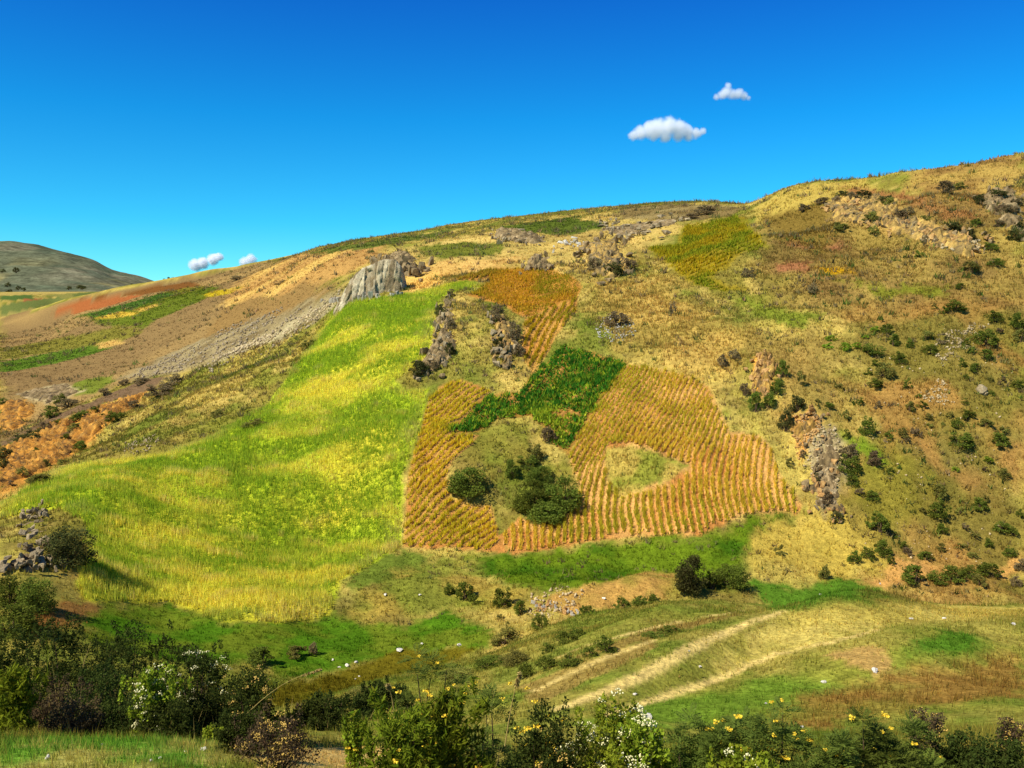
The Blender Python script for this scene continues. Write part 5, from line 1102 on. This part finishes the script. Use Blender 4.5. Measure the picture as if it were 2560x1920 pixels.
BUSH = [
 ('thicket_bush', 'tall dark thicket bush at the far left above the bright cane clump', 60, 1590, 200, 17.5, 'fine', None, 0, {}),
 ('thicket_bush', 'dark upright thicket bush beside a single tall green stalk', 150, 1572, 150, 17.0, 'fine', None, 0, {}),
 ('cane_clump', 'bright green long leaved clump against the dark thicket', 30, 1690, 120, 12.3, 'lance', None, 0, dict(cat='plant', dens=.9)),
 ('dead_bush', 'brownish half dead bush behind the green verge', 120, 1715, 170, 13.4, 'brown', None, 0, dict(grass=30)),
 ('thicket_bush', 'dark twiggy bush in the middle of the thicket, topmost against the pasture', 320, 1590, 200, 17.2, 'fine', None, 0, {}),
 ('thicket_bush', 'olive grassy bush tangled with straw stalks inside the thicket', 235, 1690, 190, 14.6, 'fine', None, 0, dict(grass=70)),
 ('thicket_bush', 'low dark bush at the thicket foot above the verge stones', 290, 1770, 190, 13.2, 'fine', None, 0, dict(grass=40)),
 ('flowering_bush', 'yellow green bush covered with cream flower heads in the thicket', 385, 1690, 140, 13.0, 'broad', FL_W, 44, dict(fl_top=.9)),
 ('flowering_bush', 'tall dark bush topped by scattered cream flower heads', 490, 1640, 190, 16.0, 'fine', FL_W, 36, dict(fl_top=.45)),
 ('thicket_bush', 'dark green bush filling the thicket right of the cream flowers', 500, 1740, 210, 13.4, 'fine', None, 0, dict(grass=36)),
 ('flowering_bush', 'dark bush with straw coloured flower heads near a long dry cane', 620, 1695, 150, 13.6, 'fine', FL_T, 34, dict(fl_top=.5)),
 ('flowering_bush', 'spreading bush dotted with golden brown seed heads by the sandy patch', 690, 1800, 210, 10.0, 'brown', FL_T, 48, dict(fl_top=.9)),
 ('flowering_bush', 'small round yellowish bush at the verge edge', 535, 1835, 46, 12.4, 'broad', None, 0, dict(hmin=.2, dens=.4)),
 ('thicket_bush', 'dark bush below the cream stone at the verge', 600, 1840, 130, 11.0, 'fine', None, 0, {}),
 ('thicket_bush', 'dark bush at the left border behind the cane clump', -10, 1640, 170, 15.5, 'fine', None, 0, {}),
 ('thicket_bush', 'olive bush between the two tall dark thicket bushes', 235, 1630, 150, 16.0, 'fine', None, 0, dict(grass=30)),
 ('thicket_bush', 'dark bush above the cream flowers on the pasture side', 420, 1620, 150, 16.8, 'fine', None, 0, {}),
 ('dead_bush', 'brown twiggy bush at the thicket foot left of the low dark bush', 190, 1790, 140, 12.9, 'brown', None, 0, dict(grass=40)),
 ('thicket_bush', 'dark bush under the yellow green cream flowered bush', 420, 1790, 170, 12.7, 'fine', None, 0, dict(grass=30)),
 ('thicket_bush', 'olive bush at the right end of the thicket beside the gully', 585, 1750, 140, 14.5, 'fine', None, 0, {}),
 ('low_bush', 'low olive scrub between the thicket and the yellow flowered bush', 850, 1760, 210, 20.0, 'fine', None, 0, dict(grass=30)),
 ('low_bush', 'low grey green scrub behind the sandy patch', 780, 1790, 170, 17.0, 'fine', None, 0, dict(grass=24)),
 ('low_bush', 'ragged dark scrub below the near ridge crest', 960, 1735, 170, 21.0, 'fine', None, 0, {}),
 ('flowering_bush', 'small yellow flowered plant at the edge of the long leaved bush', 885, 1820, 50, 12.0, 'broad', FL_Y, 6, dict(hmin=.2, dens=.4)),
 ('lance_leaf_bush', 'big glossy long leaved bush with yellow blossoms at the lower middle', 1010, 1770, 280, 9.0, 'lance', FL_Y, 9, dict(dens=1.3)),
 ('lance_leaf_bush', 'second long leaved bush with dry stalks beside the first', 1130, 1760, 210, 9.3, 'lance', FL_Y, 7, dict(dens=1.2, grass=44)),
 ('ferny_bush', 'ferny bush with yellow blossoms rising over the long leaved bush', 1050, 1705, 250, 10.6, 'acacia', FL_Y, 18, dict(fl_top=.35)),
 ('ferny_bush', 'dark ferny bush whose sprays droop toward the tracks', 1230, 1690, 250, 10.2, 'acacia', FL_Y, 8, dict(fl_top=.3)),
 ('flowering_bush', 'bush with clumps of orange yellow blossoms left of the cream flowered bush', 1355, 1785, 170, 9.2, 'fine', FL_Y, 26, dict(fl_top=.55)),
 ('cream_flower_bush', 'rounded yellow green bush crowned with cream flower heads', 1530, 1790, 240, 8.8, 'broad', FL_W, 46, dict(fl_top=.45)),
 ('cream_flower_bush', 'second cream flowered bush lower and nearer the thorny shrubs', 1610, 1835, 160, 8.5, 'broad', FL_W, 26, dict(fl_top=.5)),
 ('thicket_bush', 'dark leafy bush between the long leaved and cream flowered bushes', 1400, 1840, 160, 8.6, 'fine', FL_T, 14, dict(fl_top=.5)),
 ('ferny_bush', 'thin ferny sapling standing alone on bare stems', 1722, 1780, 90, 9.6, 'acacia', None, 0, dict(dens=.5)),
 ('ferny_bush', 'ferny bush with yellow blossoms at its foot, right of the sapling', 1830, 1775, 170, 9.3, 'acacia', FL_Y, 20, dict(fl_top=.7)),
 ('ferny_bush', 'ferny bush hung with a yellow pod cluster and many blossoms', 1950, 1780, 190, 9.1, 'acacia', FL_Y, 30, dict(fl_top=.8)),
 ('cream_flower_bush', 'low cream flowered bush at the bottom edge under the ferny bushes', 1880, 1890, 170, 8.1, 'broad', FL_W, 24, dict(hmin=.25, fl_top=.5)),
 ('ferny_bush', 'dense dark ferny bush with few yellow blossoms right of the pods', 2180, 1800, 190, 8.9, 'acacia', FL_Y, 12, dict(dens=1.5)),
 ('ferny_bush', 'low ferny bush beside dry tan flower heads', 2300, 1840, 150, 9.0, 'acacia', FL_Y, 8, {}),
 ('thicket_bush', 'small dense green bush by the rusty grass', 2400, 1850, 110, 9.2, 'fine', None, 0, {}),
 ('dry_flower_bush', 'dry plant with tan flower heads rising above the ferny bushes', 2310, 1790, 100, 9.8, 'brown', FL_T, 22, dict(dens=.35, fl_top=.35)),
 ('thicket_bush', 'dark bush at the lower right corner of the near bank', 2500, 1860, 180, 8.8, 'fine', None, 0, {}),
 ('dry_flower_bush', 'thin weed with pinkish dry heads at the right border', 2530, 1810, 60, 9.6, 'brown', FL_T, 8, dict(dens=.25, fl_top=.3)),
 ('thicket_bush', 'dark low bush at the bottom between ferny bushes', 2080, 1880, 140, 8.6, 'acacia', FL_Y, 6, {}),
]
for i, (nm, lb, px, ty, w, D, stl, fl, nf, kw) in enumerate(BUSH):
    bush(nm, lb, px, ty, w, D, stl, 1300 + i * 11, fl, nf, group=G1, **kw)
# tall single stalks
def stalk(label, x0, y0, x1, y1, D, head=False, col=M_STRAW, k=[0]):
    """a bent dry cane seen from foot (x0, y0) to tip (x1, y1)"""
    k[0] += 1; a0, e0 = ray(x0, y0); a1, e1 = ray(x1, y1); p0 = np.array([a0 * D, D, e0 * D]); p1 = np.array([a1 * D, D - .15, e1 * D])
    n = 9; t = np.linspace(0, 1, n)[:, None]; C = (p1 - p0) * t + np.array([0, .05, 0]) * np.sin(t * 3.1); C[:, 2] += .08 * np.linalg.norm(p1 - p0) * np.sin(t[:, 0] * math.pi)
    V, Fq = [], []; seg = 5; ang = np.linspace(0, 2 * math.pi, seg, endpoint=False)
    for i in range(n):
        rad = .007 * (1 - .6 * i / n); V.append(C[i] + np.stack([np.cos(ang) * rad, np.sin(ang) * rad, np.zeros(seg)], 1))
    for i in range(n - 1):
        for j in range(seg): Fq.append([i * seg + j, i * seg + (j + 1) % seg, (i + 1) * seg + (j + 1) % seg, (i + 1) * seg + j])
    V = np.concatenate(V); root = empty('dry_stalk', p0, label, 'stalk', 'tall stalks of the near bank')
    link('stem', mesh_np('stalk_stem', V, np.array(Fq), np.ones((len(V), 3))), col, root)
    if head:
        r = np.random.default_rng(1500 + k[0]); q = C[-3:]; N = 60; tt = r.uniform(0, 1, N)[:, None]; P = q[0] + (q[-1] - q[0]) * tt
        hV, hF, hc = leaf_cloud(r, (P, np.full(N, .02)), 2, .05, 3.0, .3, -.8); link('seed_head', mesh_np('stalk_head', hV, hF, hc), col, root)
    return root
stalk('long dry cane leaning over the brown gully with a drooping seed head', 600, 1800, 808, 1664, 12.0, True)
stalk('tall green stalk standing in front of the dark thicket', 118, 1700, 124, 1575, 15.0, False, M_LANCE)
stalk('pale stalk rising beside the ferny bush', 1262, 1865, 1300, 1668, 8.6, True)
stalk('thin stalk above the long leaved bush', 985, 1780, 972, 1700, 10.5, True)
stalk('curved straw stalk in the thicket centre', 620, 1850, 580, 1780, 11.5, False)
stalk('straw stalk leaning through the thicket near the cream flowers', 200, 1690, 238, 1596, 15.0, False)
stalk('short tan stalk in the dark thicket beside the cream flowered bush', 366, 1720, 356, 1665, 14.0, False)

# ------------------------------------------------------------------ clouds
def cloud(label, px, py, D, puffs, dens, seed):
    """puffs: (dx px, dy px, radius px) about (px, py); a real body of droplets far away"""
    az, e = ray(px, py); s = D / F; ctr = np.array([az * D, D, e * D]); r = np.random.default_rng(seed)
    S = np.array([[dx * s, r.uniform(-.3, .3) * rd * s, -dy * s, rd * s] for dx, dy, rd in puffs])
    size = np.abs(S[:, :3]).max(0) + S[:, 3].max(); bm = bmesh.new(); bmesh.ops.create_icosphere(bm, subdivisions=4, radius=1)
    for v in bm.verts:
        d = np.array(v.co) * size; d /= np.linalg.norm(d); best = .05 * size.max()
        for x, y, z, R in S:
            R2 = R * 1.3; b = d @ np.array([x, y, z]); q = b * b - (x * x + y * y + z * z) + R2 * R2
            if q > 0: best = max(best, b + math.sqrt(q))
        v.co = d * best
    me = bpy.data.meshes.new('cloud'); bm.to_mesh(me); bm.free()
    m, n, l = nodes_of('cloud_droplets'); out = n.new('ShaderNodeOutputMaterial'); pv = n.new('ShaderNodeVolumePrincipled')
    pv.inputs['Color'].default_value = (1, 1, 1, 1); pv.inputs['Anisotropy'].default_value = 0
    tc = n.new('ShaderNodeTexCoord'); cur = None
    nz = n.new('ShaderNodeTexNoise'); nz.inputs['Scale'].default_value = 1.0 / (17 * s); nz.inputs['Detail'].default_value = 8; nz.inputs['Roughness'].default_value = .62
    l.new(tc.outputs['Object'], nz.inputs['Vector'])
    for x, y, z, R in S:
        vm = n.new('ShaderNodeVectorMath'); vm.operation = 'DISTANCE'; vm.inputs[1].default_value = (x, y, z); l.new(tc.outputs['Object'], vm.inputs[0])
        mr = n.new('ShaderNodeMapRange'); mr.clamp = False; mr.inputs[1].default_value = R * 1.3; mr.inputs[2].default_value = 0; mr.inputs[3].default_value = 0; mr.inputs[4].default_value = 1
        l.new(vm.outputs['Value'], mr.inputs[0])
        if cur is None: cur = mr.outputs[0]
        else:
            mx = n.new('ShaderNodeMath'); mx.operation = 'MAXIMUM'; l.new(cur, mx.inputs[0]); l.new(mr.outputs[0], mx.inputs[1]); cur = mx.outputs[0]
    ad = n.new('ShaderNodeMath'); ad.operation = 'ADD'; l.new(cur, ad.inputs[0]); l.new(nz.outputs[0], ad.inputs[1])
    mr = n.new('ShaderNodeMapRange'); mr.inputs[1].default_value = .64; mr.inputs[2].default_value = 1.2; mr.inputs[3].default_value = 0; mr.inputs[4].default_value = dens / s
    l.new(ad.outputs[0], mr.inputs[0]); l.new(mr.outputs[0], pv.inputs['Density']); l.new(pv.outputs[0], out.inputs['Volume'])
    o = link('cloud', me, m, None, ctr); tag(o, label, 'cloud'); return o
cloud('larger white cumulus cloud over the middle of the hill', 1665, 325, 5200, [(-80,14,13),(-62,6,18),(-40,0,21),(-18,-5,24),(8,-8,24),(32,-3,22),(54,6,18),(74,8,14),(90,2,9),(-30,12,15),(0,13,16),(30,13,16),(56,15,12)], .12, 1)
cloud('smaller white cloud floating higher in the blue', 1828, 228, 5600, [(-36,14,8),(-22,9,12),(-10,0,14),(4,9,12),(18,7,13),(32,11,11),(42,17,7),(-8,-12,9)], .12, 2)
cloud('faint pale cloud low over the skyline dip', 505, 656, 6500, [(-16,6,16),(2,2,15),(28,-8,15),(42,-14,11)], .3, 3)
cloud('smallest faint cloud touching the slope of the skyline', 618, 652, 6500, [(-8,2,13),(9,-3,14)], .2, 4)
